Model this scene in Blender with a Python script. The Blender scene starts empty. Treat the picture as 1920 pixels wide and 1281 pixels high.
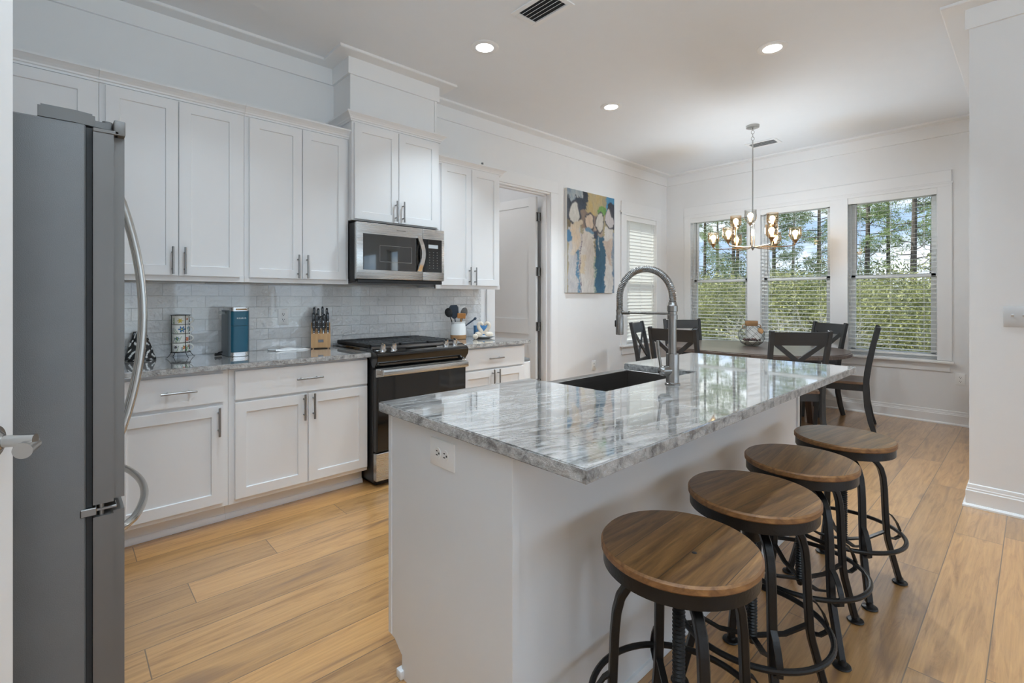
import bpy, bmesh, math, random
import numpy as np
from mathutils import Vector, Matrix

random.seed(7)
rng = np.random.default_rng(11)
S = bpy.context.scene
C = S.collection
PI = math.pi
R = math.radians

# ------------------------------------------------------------------ camera
cam_d = bpy.data.cameras.new('camera')
cam = bpy.data.objects.new('camera', cam_d)
C.objects.link(cam)
cam.location = (0, 0, 1.2703)
cam.rotation_euler = (R(90), 0, -R(90 - 47.1261))
cam_d.sensor_width = 36
cam_d.lens = 912.04 / 1920 * 36
cam_d.shift_y = -(640.5 - 559.55) / 1920
cam_d.clip_start = 0.02
cam_d.clip_end = 300
S.camera = cam

# ------------------------------------------------------------------ view
S.view_settings.view_transform = 'Standard'
S.view_settings.look = 'None'
S.view_settings.gamma = 1
S.view_settings.use_curve_mapping = False
S.view_settings.exposure = 0.27
cy = S.cycles
cy.use_denoising = True
cy.max_bounces = 14
cy.diffuse_bounces = 7
cy.glossy_bounces = 5
cy.transmission_bounces = 8
cy.transparent_max_bounces = 24
cy.sample_clamp_indirect = 6
cy.caustics_reflective = False
cy.caustics_refractive = False

# ------------------------------------------------------------------ world: blue sky with drifting white clouds
W = bpy.data.worlds.new('sky')
S.world = W
W.use_nodes = True
nt = W.node_tree
nt.nodes.clear()
wo = nt.nodes.new('ShaderNodeOutputWorld')
bg = nt.nodes.new('ShaderNodeBackground')
tc = nt.nodes.new('ShaderNodeTexCoord')
sep = nt.nodes.new('ShaderNodeSeparateXYZ')
nt.links.new(tc.outputs['Generated'], sep.inputs[0])
rmp = nt.nodes.new('ShaderNodeValToRGB')
rmp.color_ramp.elements[0].position = 0.0
rmp.color_ramp.elements[0].color = (0.30, 0.33, 0.27, 1)
rmp.color_ramp.elements[1].position = 1.0
rmp.color_ramp.elements[1].color = (0.12, 0.25, 0.55, 1)
e = rmp.color_ramp.elements.new(0.49); e.color = (0.34, 0.36, 0.30, 1)
e = rmp.color_ramp.elements.new(0.51); e.color = (0.42, 0.54, 0.74, 1)
e = rmp.color_ramp.elements.new(0.66); e.color = (0.19, 0.32, 0.58, 1)
mr = nt.nodes.new('ShaderNodeMapRange')
mr.inputs[1].default_value = -1; mr.inputs[2].default_value = 1
nt.links.new(sep.outputs[2], mr.inputs[0])
nt.links.new(mr.outputs[0], rmp.inputs[0])
mp = nt.nodes.new('ShaderNodeMapping')
mp.inputs['Scale'].default_value = (1.0, 1.0, 2.6)
mp.inputs['Location'].default_value = (0.9, 0.35, 0.2)
nt.links.new(tc.outputs['Generated'], mp.inputs[0])
cn = nt.nodes.new('ShaderNodeTexNoise')
cn.inputs['Scale'].default_value = 3.2
cn.inputs['Detail'].default_value = 7
cn.inputs['Roughness'].default_value = 0.58
nt.links.new(mp.outputs[0], cn.inputs['Vector'])
cr = nt.nodes.new('ShaderNodeValToRGB')
cr.color_ramp.elements[0].position = 0.46
cr.color_ramp.elements[0].color = (0, 0, 0, 1)
cr.color_ramp.elements[1].position = 0.62
cr.color_ramp.elements[1].color = (1, 1, 1, 1)
nt.links.new(cn.outputs['Fac'], cr.inputs[0])
up = nt.nodes.new('ShaderNodeMapRange')
up.inputs[1].default_value = -0.02; up.inputs[2].default_value = 0.05
nt.links.new(sep.outputs[2], up.inputs[0])
mul = nt.nodes.new('ShaderNodeMath'); mul.operation = 'MULTIPLY'
nt.links.new(cr.outputs[0], mul.inputs[0]); nt.links.new(up.outputs[0], mul.inputs[1])
mx = nt.nodes.new('ShaderNodeMixRGB')
nt.links.new(mul.outputs[0], mx.inputs[0])
nt.links.new(rmp.outputs[0], mx.inputs[1])
mx.inputs[2].default_value = (1.05, 1.05, 1.05, 1)
nt.links.new(mx.outputs[0], bg.inputs[0])
bg.inputs[1].default_value = 1.5
nt.links.new(bg.outputs[0], wo.inputs[0])

# ------------------------------------------------------------------ sun, from behind the kitchen wall, falling on the trees
sd = bpy.data.lights.new('sun', 'SUN')
sd.energy = 6.2
sd.angle = R(0.8)
sd.color = (1.0, 0.96, 0.88)
sun = bpy.data.objects.new('sun', sd)
C.objects.link(sun)
sun.rotation_euler = Vector((0.45, -0.62, -0.75)).to_track_quat('-Z', 'Y').to_euler()
sun.location = (-6, 8, 14)

CAN_POWER = 13.0          # each recessed ceiling light
DAY_FILL = 5.0                 # added fill light per square metre of living room window
BULB = 6.5

# room sizes
YW = 3.71     # kitchen wall
XW = 6.56     # window wall
H = 3.055     # ceiling
XP, YP0, YP1 = 4.08, -0.62, 0.278   # partition block on the right


def daylight_fill(loc, rot, sx, sy, k=1.0):  # area light added at an out-of-view window, imitating light from outdoors
    d = bpy.data.lights.new('window_fill', 'AREA')
    d.shape = 'RECTANGLE'; d.size = sx; d.size_y = sy
    d.energy = DAY_FILL * sx * sy * k
    d.color = (0.67, 0.85, 1.0)
    o = bpy.data.objects.new('window_fill', d)
    o.location = loc; o.rotation_euler = rot
    C.objects.link(o)


def portal(loc, rot, sx, sy):
    d = bpy.data.lights.new('portal', 'AREA')
    d.shape = 'RECTANGLE'; d.size = sx; d.size_y = sy
    d.cycles.is_portal = True
    o = bpy.data.objects.new('portal', d)
    o.location = loc; o.rotation_euler = rot
    C.objects.link(o)


# added unseen uplights, bounced off the ceiling like a flash (stands built further down)
UPLIGHTS = ((0.2, -0.62, 88.0), (-1.3, -0.9, 16.0))
for x_, y_, p_ in UPLIGHTS:
    d_ = bpy.data.lights.new('bounce_uplight', 'AREA'); d_.shape = 'DISK'; d_.size = 0.42; d_.energy = p_
    d_.color = (0.66, 0.845, 1.0)
    o_ = bpy.data.objects.new('bounce_uplight', d_); C.objects.link(o_)
    o_.location = (x_, y_, 1.82); o_.rotation_euler = (PI, 0, 0)

# ================================================================== materials
MATS = {}


def nodes(name):
    m = bpy.data.materials.new(name)
    m.use_nodes = True
    t = m.node_tree
    b = t.nodes['Principled BSDF']
    MATS[name] = m
    return m, t, b


def bump(t, b, src, strength=0.1, dist=0.01):
    n = t.nodes.new('ShaderNodeBump')
    n.inputs['Strength'].default_value = strength
    n.inputs['Distance'].default_value = dist
    t.links.new(src, n.inputs['Height'])
    t.links.new(n.outputs[0], b.inputs['Normal'])
    return n


def coord(t, scale=(1, 1, 1), loc=(0, 0, 0), rot=(0, 0, 0), kind='Object'):
    c = t.nodes.new('ShaderNodeTexCoord')
    m = t.nodes.new('ShaderNodeMapping')
    m.inputs['Scale'].default_value = scale
    m.inputs['Location'].default_value = loc
    m.inputs['Rotation'].default_value = rot
    t.links.new(c.outputs[kind], m.inputs[0])
    return m.outputs[0]


def noise(t, vec, scale=5, detail=4, rough=0.5, dist=0.0):
    n = t.nodes.new('ShaderNodeTexNoise')
    n.inputs['Scale'].default_value = scale
    n.inputs['Detail'].default_value = detail
    n.inputs['Roughness'].default_value = rough
    n.inputs['Distortion'].default_value = dist
    t.links.new(vec, n.inputs['Vector'])
    return n.outputs['Fac']


def ramp(t, src, stops):
    n = t.nodes.new('ShaderNodeValToRGB')
    els = n.color_ramp.elements
    els[0].position, els[0].color = stops[0][0], (*stops[0][1], 1)
    els[1].position, els[1].color = stops[-1][0], (*stops[-1][1], 1)
    for p, c in stops[1:-1]:
        k = els.new(p); k.color = (*c, 1)
    t.links.new(src, n.inputs[0])
    return n.outputs[0]


def mix(t, fac, a, b, mode='MIX'):
    n = t.nodes.new('ShaderNodeMixRGB')
    n.blend_type = mode
    for k, v in ((0, fac), (1, a), (2, b)):
        if hasattr(v, 'is_output'):
            t.links.new(v, n.inputs[k])
        elif isinstance(v, (tuple, list)):
            n.inputs[k].default_value = (*v, 1)
        else:
            n.inputs[k].default_value = v
    return n.outputs[0]


def plain(name, col, rough=0.5, metal=0.0, bumps=None, var=0.0, spec=0.5, coat=0.0):
    m, t, b = nodes(name)
    b.inputs['Roughness'].default_value = rough
    b.inputs['Metallic'].default_value = metal
    b.inputs['Specular IOR Level'].default_value = spec
    b.inputs['Coat Weight'].default_value = coat
    v = coord(t)
    f = noise(t, v, 9, 3)
    c0 = tuple(max(0, x * (1 - var)) for x in col)
    c1 = tuple(min(1, x * (1 + var)) for x in col)
    t.links.new(ramp(t, f, [(0.3, c0), (0.7, c1)]), b.inputs['Base Color'])
    if bumps:
        sc, st = bumps
        bump(t, b, noise(t, v, sc, 3), st, 0.004)
    return m


plain('wall_paint', (0.80, 0.80, 0.80), 0.62, bumps=(180, 0.05), var=0.006)
plain('ceiling_paint', (0.79, 0.81, 0.835), 0.8, bumps=(160, 0.05), var=0.006)
plain('trim_paint', (0.82, 0.82, 0.82), 0.38, var=0.004)
plain('cabinet_paint', (0.80, 0.80, 0.805), 0.36, var=0.004)
plain('door_paint', (0.78, 0.775, 0.765), 0.4, var=0.004)
plain('island_paint', (0.765, 0.785, 0.805), 0.4, var=0.004)
plain('white_plastic', (0.84, 0.84, 0.83), 0.3, var=0.003)
plain('gray_plastic', (0.17, 0.165, 0.16), 0.45, var=0.02)
plain('slot_dark', (0.03, 0.03, 0.03), 0.6)
plain('black_plastic', (0.012, 0.012, 0.013), 0.33)
plain('black_gloss', (0.005, 0.005, 0.0055), 0.06, spec=0.5, coat=0.2)
plain('mirror_glass', (0.006, 0.006, 0.007), 0.03, spec=1.0, coat=1.0)
plain('cast_iron', (0.022, 0.022, 0.023), 0.55, bumps=(300, 0.2))
plain('chair_black', (0.028, 0.029, 0.031), 0.42, bumps=(60, 0.05), var=0.15)
plain('stool_iron', (0.011, 0.0095, 0.009), 0.34, metal=0.35, bumps=(120, 0.15), var=0.25)
plain('fridge_edge', (0.175, 0.165, 0.155), 0.38, metal=0.4, var=0.02)
plain('switch_plate', (0.60, 0.60, 0.60), 0.12, var=0.01)
plain('fridge_side', (0.185, 0.185, 0.185), 0.42, metal=0.3, bumps=(420, 0.16), var=0.03)
plain('cream_cloth', (0.80, 0.70, 0.58), 0.95, bumps=(350, 0.6), var=0.1)
plain('teal', (0.008, 0.085, 0.135), 0.34, var=0.03)
plain('teal_dark', (0.10, 0.125, 0.14), 0.4, var=0.03)
plain('navy', (0.035, 0.055, 0.085), 0.45)
plain('blue_print', (0.06, 0.22, 0.46), 0.5, var=0.1)
plain('orange_wood', (0.50, 0.20, 0.045), 0.5, var=0.2)
plain('crock_white', (0.80, 0.79, 0.77), 0.15, var=0.02)
plain('crock_clay', (0.36, 0.19, 0.08), 0.6, bumps=(90, 0.1), var=0.15)
plain('mug_white', (0.80, 0.78, 0.73), 0.18)
plain('rope', (0.38, 0.20, 0.085), 0.9, bumps=(200, 0.8), var=0.25)
plain('pebble', (0.10, 0.035, 0.030), 0.5, var=0.6)
plain('sand', (0.62, 0.56, 0.47), 0.9, bumps=(200, 0.5), var=0.1)
plain('net_cord', (0.05, 0.05, 0.045), 0.8)
plain('canvas_side', (0.74, 0.73, 0.70), 0.85)
plain('ground_mat', (0.10, 0.115, 0.055), 0.95, bumps=(6, 0.8), var=0.5)
plain('bark', (0.085, 0.070, 0.058), 0.9, bumps=(25, 0.8), var=0.35)
plain('pale_bark', (0.46, 0.43, 0.38), 0.9, var=0.2)
plain('brass', (0.30, 0.19, 0.10), 0.3, metal=0.9, var=0.1)
plain('nickel', (0.50, 0.49, 0.47), 0.25, metal=1.0, var=0.03)
plain('hinge_metal', (0.26, 0.25, 0.24), 0.35, metal=1.0)
plain('handle_nickel', (0.30, 0.29, 0.285), 0.28, metal=1.0)
plain('chrome', (0.72, 0.72, 0.72), 0.12, metal=1.0)
plain('vent_dark', (0.05, 0.05, 0.05), 0.8)
plain('duct_dark', (0.03, 0.03, 0.03), 0.9)
plain('white_film', (0.83, 0.83, 0.83), 0.25, bumps=(30, 0.6))
plain('block_badge', (0.16, 0.16, 0.17), 0.3, metal=0.8)


def steel(name, col, rough, axis):
    m, t, b = nodes(name)
    b.inputs['Metallic'].default_value = 1
    sc = [260, 260, 260]; sc[axis] = 3
    v = coord(t, tuple(sc))
    f = noise(t, v, 1, 3)
    t.links.new(ramp(t, f, [(0.3, tuple(x * 0.93 for x in col)), (0.7, tuple(min(1, x * 1.06) for x in col))]), b.inputs['Base Color'])
    rr = t.nodes.new('ShaderNodeMapRange')
    rr.inputs[3].default_value = rough * 0.8; rr.inputs[4].default_value = rough * 1.25
    t.links.new(f, rr.inputs[0]); t.links.new(rr.outputs[0], b.inputs['Roughness'])
    bump(t, b, f, 0.05, 0.001)
    return m


steel('steel_x', (0.60, 0.595, 0.585), 0.27, 0)
steel('steel_y', (0.80, 0.80, 0.79), 0.30, 2)
MATS['steel_y'].node_tree.nodes['Principled BSDF'].inputs['Metallic'].default_value = 0.7
steel('steel_z', (0.36, 0.35, 0.34), 0.3, 2)
steel('sink_steel', (0.27, 0.25, 0.235), 0.34, 0)
steel('faucet_steel', (0.30, 0.285, 0.27), 0.24, 2)

# floor: oak planks along X, 19 cm wide
m, t, b = nodes('oak_floor')
v = coord(t, loc=(0.47, -0.303, 0))
bk = t.nodes.new('ShaderNodeTexBrick')
bk.inputs['Scale'].default_value = 1
bk.inputs['Brick Width'].default_value = 1.42
bk.inputs['Row Height'].default_value = 0.189
bk.inputs['Mortar Size'].default_value = 0.0020
bk.inputs['Mortar Smooth'].default_value = 0.2
bk.inputs['Color1'].default_value = (0, 0, 0, 1)
bk.inputs['Color2'].default_value = (1, 1, 1, 1)
bk.inputs['Mortar'].default_value = (0.5, 0.5, 0.5, 1)
bk.offset = 0.0
sp_ = t.nodes.new('ShaderNodeSeparateXYZ'); t.links.new(v, sp_.inputs[0])
dv_ = t.nodes.new('ShaderNodeMath'); dv_.operation = 'DIVIDE'; dv_.inputs[1].default_value = 0.189
t.links.new(sp_.outputs[1], dv_.inputs[0])
fl_ = t.nodes.new('ShaderNodeMath'); fl_.operation = 'FLOOR'; t.links.new(dv_.outputs[0], fl_.inputs[0])
wn_ = t.nodes.new('ShaderNodeTexWhiteNoise'); wn_.noise_dimensions = '1D'; t.links.new(fl_.outputs[0], wn_.inputs['W'])
ml_ = t.nodes.new('ShaderNodeMath'); ml_.operation = 'MULTIPLY_ADD'; ml_.inputs[1].default_value = 1.42
t.links.new(wn_.outputs['Value'], ml_.inputs[0]); t.links.new(sp_.outputs[0], ml_.inputs[2])
cb_ = t.nodes.new('ShaderNodeCombineXYZ'); t.links.new(ml_.outputs[0], cb_.inputs[0]); t.links.new(sp_.outputs[1], cb_.inputs[1])
t.links.new(cb_.outputs[0], bk.inputs['Vector'])
# offset the grain per plank
cmb = t.nodes.new('ShaderNodeVectorMath'); cmb.operation = 'MULTIPLY_ADD'
t.links.new(bk.outputs['Color'], cmb.inputs[0])
cmb.inputs[1].default_value = (7.3, 3.1, 5.0)
t.links.new(v, cmb.inputs[2])
gm = t.nodes.new('ShaderNodeMapping'); gm.inputs['Scale'].default_value = (1.3, 13, 1)
t.links.new(cmb.outputs[0], gm.inputs[0])
g1 = noise(t, gm.outputs[0], 1.6, 7, 0.70, 1.6)
gm2 = t.nodes.new('ShaderNodeMapping'); gm2.inputs['Scale'].default_value = (3, 120, 1)
t.links.new(cmb.outputs[0], gm2.inputs[0])
g2 = noise(t, gm2.outputs[0], 1, 3, 0.6)
base = ramp(t, g1, [(0.22, (0.20, 0.088, 0.026)), (0.36, (0.40, 0.196, 0.062)), (0.50, (0.535, 0.280, 0.096)), (0.80, (0.64, 0.355, 0.130))])
fine = ramp(t, g2, [(0.3, (0.84, 0.83, 0.82)), (0.7, (1.06, 1.06, 1.06))])
col = mix(t, 1, base, fine, 'MULTIPLY')
tone = ramp(t, bk.outputs['Color'], [(0.0, (0.76, 0.75, 0.74)), (0.5, (0.97, 0.97, 0.97)), (1.0, (1.10, 1.08, 1.05))])
col = mix(t, 1, col, tone, 'MULTIPLY')
col = mix(t, bk.outputs['Fac'], col, (0.16, 0.09, 0.045))
gm3 = t.nodes.new('ShaderNodeMapping'); gm3.inputs['Scale'].default_value = (0.9, 5.5, 1)
t.links.new(cmb.outputs[0], gm3.inputs[0])
kn = noise(t, gm3.outputs[0], 2.3, 2, 0.4, 0.6)
col = mix(t, ramp(t, kn, [(0.60, (0, 0, 0)), (0.76, (0.85, 0.85, 0.85))]), col, (0.21, 0.105, 0.05))
t.links.new(col, b.inputs['Base Color'])
b.inputs['Roughness'].default_value = 0.30
b.inputs['Specular IOR Level'].default_value = 0.75
b.inputs['Coat Weight'].default_value = 0.85
b.inputs['Coat Roughness'].default_value = 0.26
b.inputs['Coat IOR'].default_value = 1.8
bump(t, b, mix(t, 0.5, g2, bk.outputs['Fac'], 'SUBTRACT'), 0.12, 0.002)

# granite
m, t, b = nodes('granite')
v = coord(t, rot=(0, 0, R(9)))
wv = noise(t, v, 2.2, 3, 0.5)
vm = t.nodes.new('ShaderNodeMapping'); vm.inputs['Scale'].default_value = (2.6, 17, 9)
va = t.nodes.new('ShaderNodeVectorMath'); va.operation = 'MULTIPLY_ADD'
t.links.new(wv, va.inputs[0]); va.inputs[1].default_value = (0.08, 0.10, 0.08)
t.links.new(v, va.inputs[2])
t.links.new(va.outputs[0], vm.inputs[0])
s1 = noise(t, vm.outputs[0], 2.4, 8, 0.68, 0.9)
c1 = ramp(t, s1, [(0.30, (0.10, 0.094, 0.088)), (0.40, (0.25, 0.237, 0.225)), (0.50, (0.46, 0.445, 0.43)), (0.61, (0.62, 0.605, 0.59)), (0.8, (0.53, 0.52, 0.51))])
wide = noise(t, v, 1.7, 3, 0.55, 0.5)
c1 = mix(t, 1, c1, ramp(t, wide, [(0.35, (0.72, 0.71, 0.70)), (0.55, (1.0, 1.0, 1.0))]), 'MULTIPLY')
s2 = noise(t, v, 75, 5, 0.7)
c2 = ramp(t, s2, [(0.33, (0.40, 0.39, 0.38)), (0.46, (0.93, 0.93, 0.93)), (0.7, (1.08, 1.08, 1.08))])
t.links.new(mix(t, 0.75, c1, c2, 'MULTIPLY'), b.inputs['Base Color'])
b.inputs['Roughness'].default_value = 0.055
b.inputs['Specular IOR Level'].default_value = 0.72
b.inputs['Coat Weight'].default_value = 0.9
b.inputs['Coat IOR'].default_value = 1.85
b.inputs['Coat Roughness'].default_value = 0.03
# chipped granite edge
m, t, b = nodes('granite_edge')
v = coord(t)
s1 = noise(t, v, 26, 7, 0.7, 0.4)
t.links.new(ramp(t, s1, [(0.30, (0.06, 0.056, 0.052)), (0.42, (0.26, 0.25, 0.24)), (0.54, (0.47, 0.46, 0.445)), (0.72, (0.62, 0.61, 0.60))]), b.inputs['Base Color'])
b.inputs['Roughness'].default_value = 0.32
bump(t, b, noise(t, v, 55, 5, 0.65), 0.9, 0.01)

# glossy hand made subway tile
m, t, b = nodes('subway_tile')
v = coord(t, rot=(R(90), 0, 0), loc=(0.004, 0, 0.0))
cs = t.nodes.new('ShaderNodeTexCoord')
sx = t.nodes.new('ShaderNodeSeparateXYZ'); t.links.new(cs.outputs['Object'], sx.inputs[0])
cx = t.nodes.new('ShaderNodeCombineXYZ')
t.links.new(sx.outputs[0], cx.inputs[0]); t.links.new(sx.outputs[2], cx.inputs[1])
mm = t.nodes.new('ShaderNodeMapping'); mm.inputs['Location'].default_value = (0.072, -0.905 + 0.0762, 0)
t.links.new(cx.outputs[0], mm.inputs[0])
bk = t.nodes.new('ShaderNodeTexBrick')
bk.inputs['Scale'].default_value = 1
bk.inputs['Brick Width'].default_value = 0.1535
bk.inputs['Row Height'].default_value = 0.0762
bk.inputs['Mortar Size'].default_value = 0.0016
bk.inputs['Mortar Smooth'].default_value = 0.3
bk.inputs['Color1'].default_value = (0, 0, 0, 1)
bk.inputs['Color2'].default_value = (1, 1, 1, 1)
bk.inputs['Mortar'].default_value = (0.5, 0.5, 0.5, 1)
bk.offset = 0.5
t.links.new(mm.outputs[0], bk.inputs['Vector'])
tone = ramp(t, bk.outputs['Color'], [(0, (0.68, 0.685, 0.685)), (1, (0.78, 0.78, 0.775))])
t.links.new(mix(t, bk.outputs['Fac'], tone, (0.60, 0.60, 0.595)), b.inputs['Base Color'])
b.inputs['Roughness'].default_value = 0.07
vm = t.nodes.new('ShaderNodeVectorMath'); vm.operation = 'MULTIPLY_ADD'
t.links.new(bk.outputs['Color'], vm.inputs[0]); vm.inputs[1].default_value = (3.1, 1.7, 2.3)
t.links.new(cs.outputs['Object'], vm.inputs[2])
wav = noise(t, vm.outputs[0], 17, 3, 0.5)
hh = mix(t, 1, mix(t, 1, wav, (0.55, 0.55, 0.55), 'MULTIPLY'), mix(t, 1, bk.outputs['Fac'], (0.5, 0.5, 0.5), 'MULTIPLY'), 'SUBTRACT')
b.inputs['Coat Weight'].default_value = 1.0
bump(t, b, hh, 1.0, 0.034)


def wood(name, stops, plank=None, rough=0.5, axis=0, gl=0.35):
    m, t, b = nodes(name)
    v = coord(t)
    if plank:
        bk = t.nodes.new('ShaderNodeTexBrick')
        bk.inputs['Scale'].default_value = 1
        bk.inputs['Brick Width'].default_value = 5
        bk.inputs['Row Height'].default_value = plank
        bk.inputs['Mortar Size'].default_value = 0.0008
        bk.inputs['Color1'].default_value = (0, 0, 0, 1)
        bk.inputs['Color2'].default_value = (1, 1, 1, 1)
        bk.inputs['Mortar'].default_value = (0.5, 0.5, 0.5, 1)
        rv = coord(t, loc=(1.2, plank * 0.35, 0), rot=(0, 0, R(90) if axis else 0))
        t.links.new(rv, bk.inputs['Vector'])
        vm = t.nodes.new('ShaderNodeVectorMath'); vm.operation = 'MULTIPLY_ADD'
        t.links.new(bk.outputs['Color'], vm.inputs[0]); vm.inputs[1].default_value = (4.1, 2.7, 1.3)
        t.links.new(v, vm.inputs[2]); v = vm.outputs[0]
    mp = t.nodes.new('ShaderNodeMapping')
    sc = [26, 26, 26]; sc[axis] = 2.2
    mp.inputs['Scale'].default_value = sc
    t.links.new(v, mp.inputs[0])
    f = noise(t, mp.outputs[0], 1.5, 6, 0.62, 0.8)
    col = ramp(t, f, stops)
    if plank:
        tone = ramp(t, bk.outputs['Color'], [(0, (0.68, 0.66, 0.64)), (1, (1.18, 1.16, 1.12))])
        col = mix(t, 1, col, tone, 'MULTIPLY')
        col = mix(t, bk.outputs['Fac'], col, (0.02, 0.012, 0.008))
    t.links.new(col, b.inputs['Base Color'])
    b.inputs['Roughness'].default_value = rough
    if plank:
        b.inputs['Coat Weight'].default_value = 0.22
        b.inputs['Coat Roughness'].default_value = 0.16
    bump(t, b, f, 0.22, 0.003)
    return m


wood('stool_wood', [(0.27, (0.045, 0.020, 0.007)), (0.43, (0.150, 0.070, 0.022)), (0.58, (0.255, 0.125, 0.040)), (0.78, (0.40, 0.22, 0.085))], 0.118, 0.33, 0)
wood('stool_wood_edge', [(0.3, (0.12, 0.05, 0.018)), (0.7, (0.33, 0.16, 0.055))], None, 0.5, 0)
wood('seat_wood', [(0.25, (0.10, 0.060, 0.038)), (0.5, (0.22, 0.135, 0.085)), (0.8, (0.34, 0.22, 0.14))], 0.10, 0.30, 1)
wood('table_wood', [(0.25, (0.045, 0.030, 0.024)), (0.5, (0.105, 0.073, 0.058)), (0.8, (0.19, 0.14, 0.115))], 0.13, 0.30, 1)
wood('leg_wood', [(0.25, (0.045, 0.026, 0.018)), (0.75, (0.13, 0.075, 0.048))], None, 0.45, 2)
wood('block_wood', [(0.25, (0.50, 0.27, 0.11)), (0.75, (0.66, 0.40, 0.19))], None, 0.42, 2)


def thin_glass(name, tint, edge, rough=0.0, ior=1.45):
    """a pane: mostly lets light straight through, with a Fresnel reflection"""
    m = bpy.data.materials.new(name); m.use_nodes = True
    t = m.node_tree; t.nodes.clear()
    o = t.nodes.new('ShaderNodeOutputMaterial')
    tr = t.nodes.new('ShaderNodeBsdfTransparent')
    gl = t.nodes.new('ShaderNodeBsdfGlossy'); gl.inputs['Roughness'].default_value = rough
    gl.inputs['Color'].default_value = (1, 1, 1, 1)
    fc = t.nodes.new('ShaderNodeLayerWeight'); fc.inputs['Blend'].default_value = 0.5
    pw = t.nodes.new('ShaderNodeMath'); pw.operation = 'POWER'; pw.inputs[1].default_value = 4.5
    t.links.new(fc.outputs['Facing'], pw.inputs[0])
    fr = t.nodes.new('ShaderNodeMath'); fr.operation = 'MULTIPLY_ADD'; fr.inputs[1].default_value = 0.6; fr.inputs[2].default_value = 0.035
    t.links.new(pw.outputs[0], fr.inputs[0])
    lw = t.nodes.new('ShaderNodeLayerWeight'); lw.inputs['Blend'].default_value = 0.35
    t.links.new(mix(t, lw.outputs['Facing'], tint, edge), tr.inputs['Color'])
    ms = t.nodes.new('ShaderNodeMixShader')
    t.links.new(fr.outputs[0], ms.inputs[0]); t.links.new(tr.outputs[0], ms.inputs[1]); t.links.new(gl.outputs[0], ms.inputs[2])
    t.links.new(ms.outputs[0], o.inputs[0])
    MATS[name] = m
    return m


thin_glass('pane_glass', (0.96, 0.98, 0.97), (0.90, 0.94, 0.93))
thin_glass('shade_glass', (0.95, 0.95, 0.94), (0.66, 0.65, 0.63), 0.10)
thin_glass('amber_glass', (0.97, 0.91, 0.83), (0.86, 0.70, 0.54), 0.10)
thin_glass('vase_glass', (0.97, 0.98, 0.98), (0.74, 0.78, 0.78), 0.02)


def emit(name, col, strength):
    m = bpy.data.materials.new(name); m.use_nodes = True
    t = m.node_tree; b = t.nodes['Principled BSDF']
    b.inputs['Base Color'].default_value = (*col, 1)
    b.inputs['Emission Color'].default_value = (*col, 1)
    b.inputs['Emission Strength'].default_value = strength
    MATS[name] = m


emit('lamp_lens', (1, 0.985, 0.96), 7.0)
emit('bulb_warm', (1.0, 0.74, 0.42), BULB)
emit('lcd', (0.35, 0.38, 0.40), 0.35)

# blinds: white vinyl that lets some daylight through
m, t, b = nodes('blind_vinyl')
o_ = t.nodes['Material Output']
b.inputs['Base Color'].default_value = (0.86, 0.86, 0.84, 1)
b.inputs['Roughness'].default_value = 0.4
tl = t.nodes.new('ShaderNodeBsdfTranslucent'); tl.inputs[0].default_value = (0.96, 0.96, 0.95, 1)
ms = t.nodes.new('ShaderNodeMixShader'); ms.inputs[0].default_value = 0.40
t.links.new(b.outputs[0], ms.inputs[1]); t.links.new(tl.outputs[0], ms.inputs[2]); t.links.new(ms.outputs[0], o_.inputs[0])


def leafmat(name, c0, c1, trans=0.35):
    m, t, b = nodes(name)
    o_ = t.nodes['Material Output']
    v = coord(t)
    col = ramp(t, noise(t, v, 0.75, 8, 0.78), [(0.38, c0), (0.62, c1)])
    t.links.new(col, b.inputs['Base Color']); b.inputs['Roughness'].default_value = 0.55
    tl = t.nodes.new('ShaderNodeBsdfTranslucent'); t.links.new(col, tl.inputs[0])
    ms = t.nodes.new('ShaderNodeMixShader'); ms.inputs[0].default_value = trans
    t.links.new(b.outputs[0], ms.inputs[1]); t.links.new(tl.outputs[0], ms.inputs[2]); t.links.new(ms.outputs[0], o_.inputs[0])


leafmat('needles', (0.13, 0.20, 0.07), (0.30, 0.38, 0.15))
leafmat('leaves', (0.075, 0.10, 0.032), (0.50, 0.50, 0.21))
leafmat('dark_leaves', (0.035, 0.06, 0.028), (0.22, 0.27, 0.11))

# painted surfaces that carry a picture (canvas, mugs, pouch)
m, t, b = nodes('painted')
at = t.nodes.new('ShaderNodeAttribute'); at.attribute_name = 'Col'
t.links.new(at.outputs['Color'], b.inputs['Base Color'])
b.inputs['Roughness'].default_value = 0.55
bump(t, b, noise(t, coord(t), 60, 5), 0.25, 0.003)
m, t, b = nodes('painted_gloss')
at = t.nodes.new('ShaderNodeAttribute'); at.attribute_name = 'Col'
t.links.new(at.outputs['Color'], b.inputs['Base Color'])
b.inputs['Roughness'].default_value = 0.2


# ================================================================== mesh helpers
def link(name, me, mat, parent=None):
    o = bpy.data.objects.new(name, me)
    C.objects.link(o)
    if mat is not None:
        for q in (mat if isinstance(mat, (list, tuple)) else [mat]):
            me.materials.append(MATS[q])
    if parent is not None:
        o.parent = parent
        L = parent.get('_w')
        if L is not None:
            o.matrix_parent_inverse = Matrix.Translation(-Vector(L))
    return o


def obj(name, bm, mat, parent=None, smooth=35):
    me = bpy.data.meshes.new(name)
    bm.normal_update()
    bm.to_mesh(me); bm.free()
    if smooth:
        me.polygons.foreach_set('use_smooth', [True] * len(me.polygons))
        me.set_sharp_from_angle(angle=R(smooth))
    return link(name, me, mat, parent)


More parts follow.
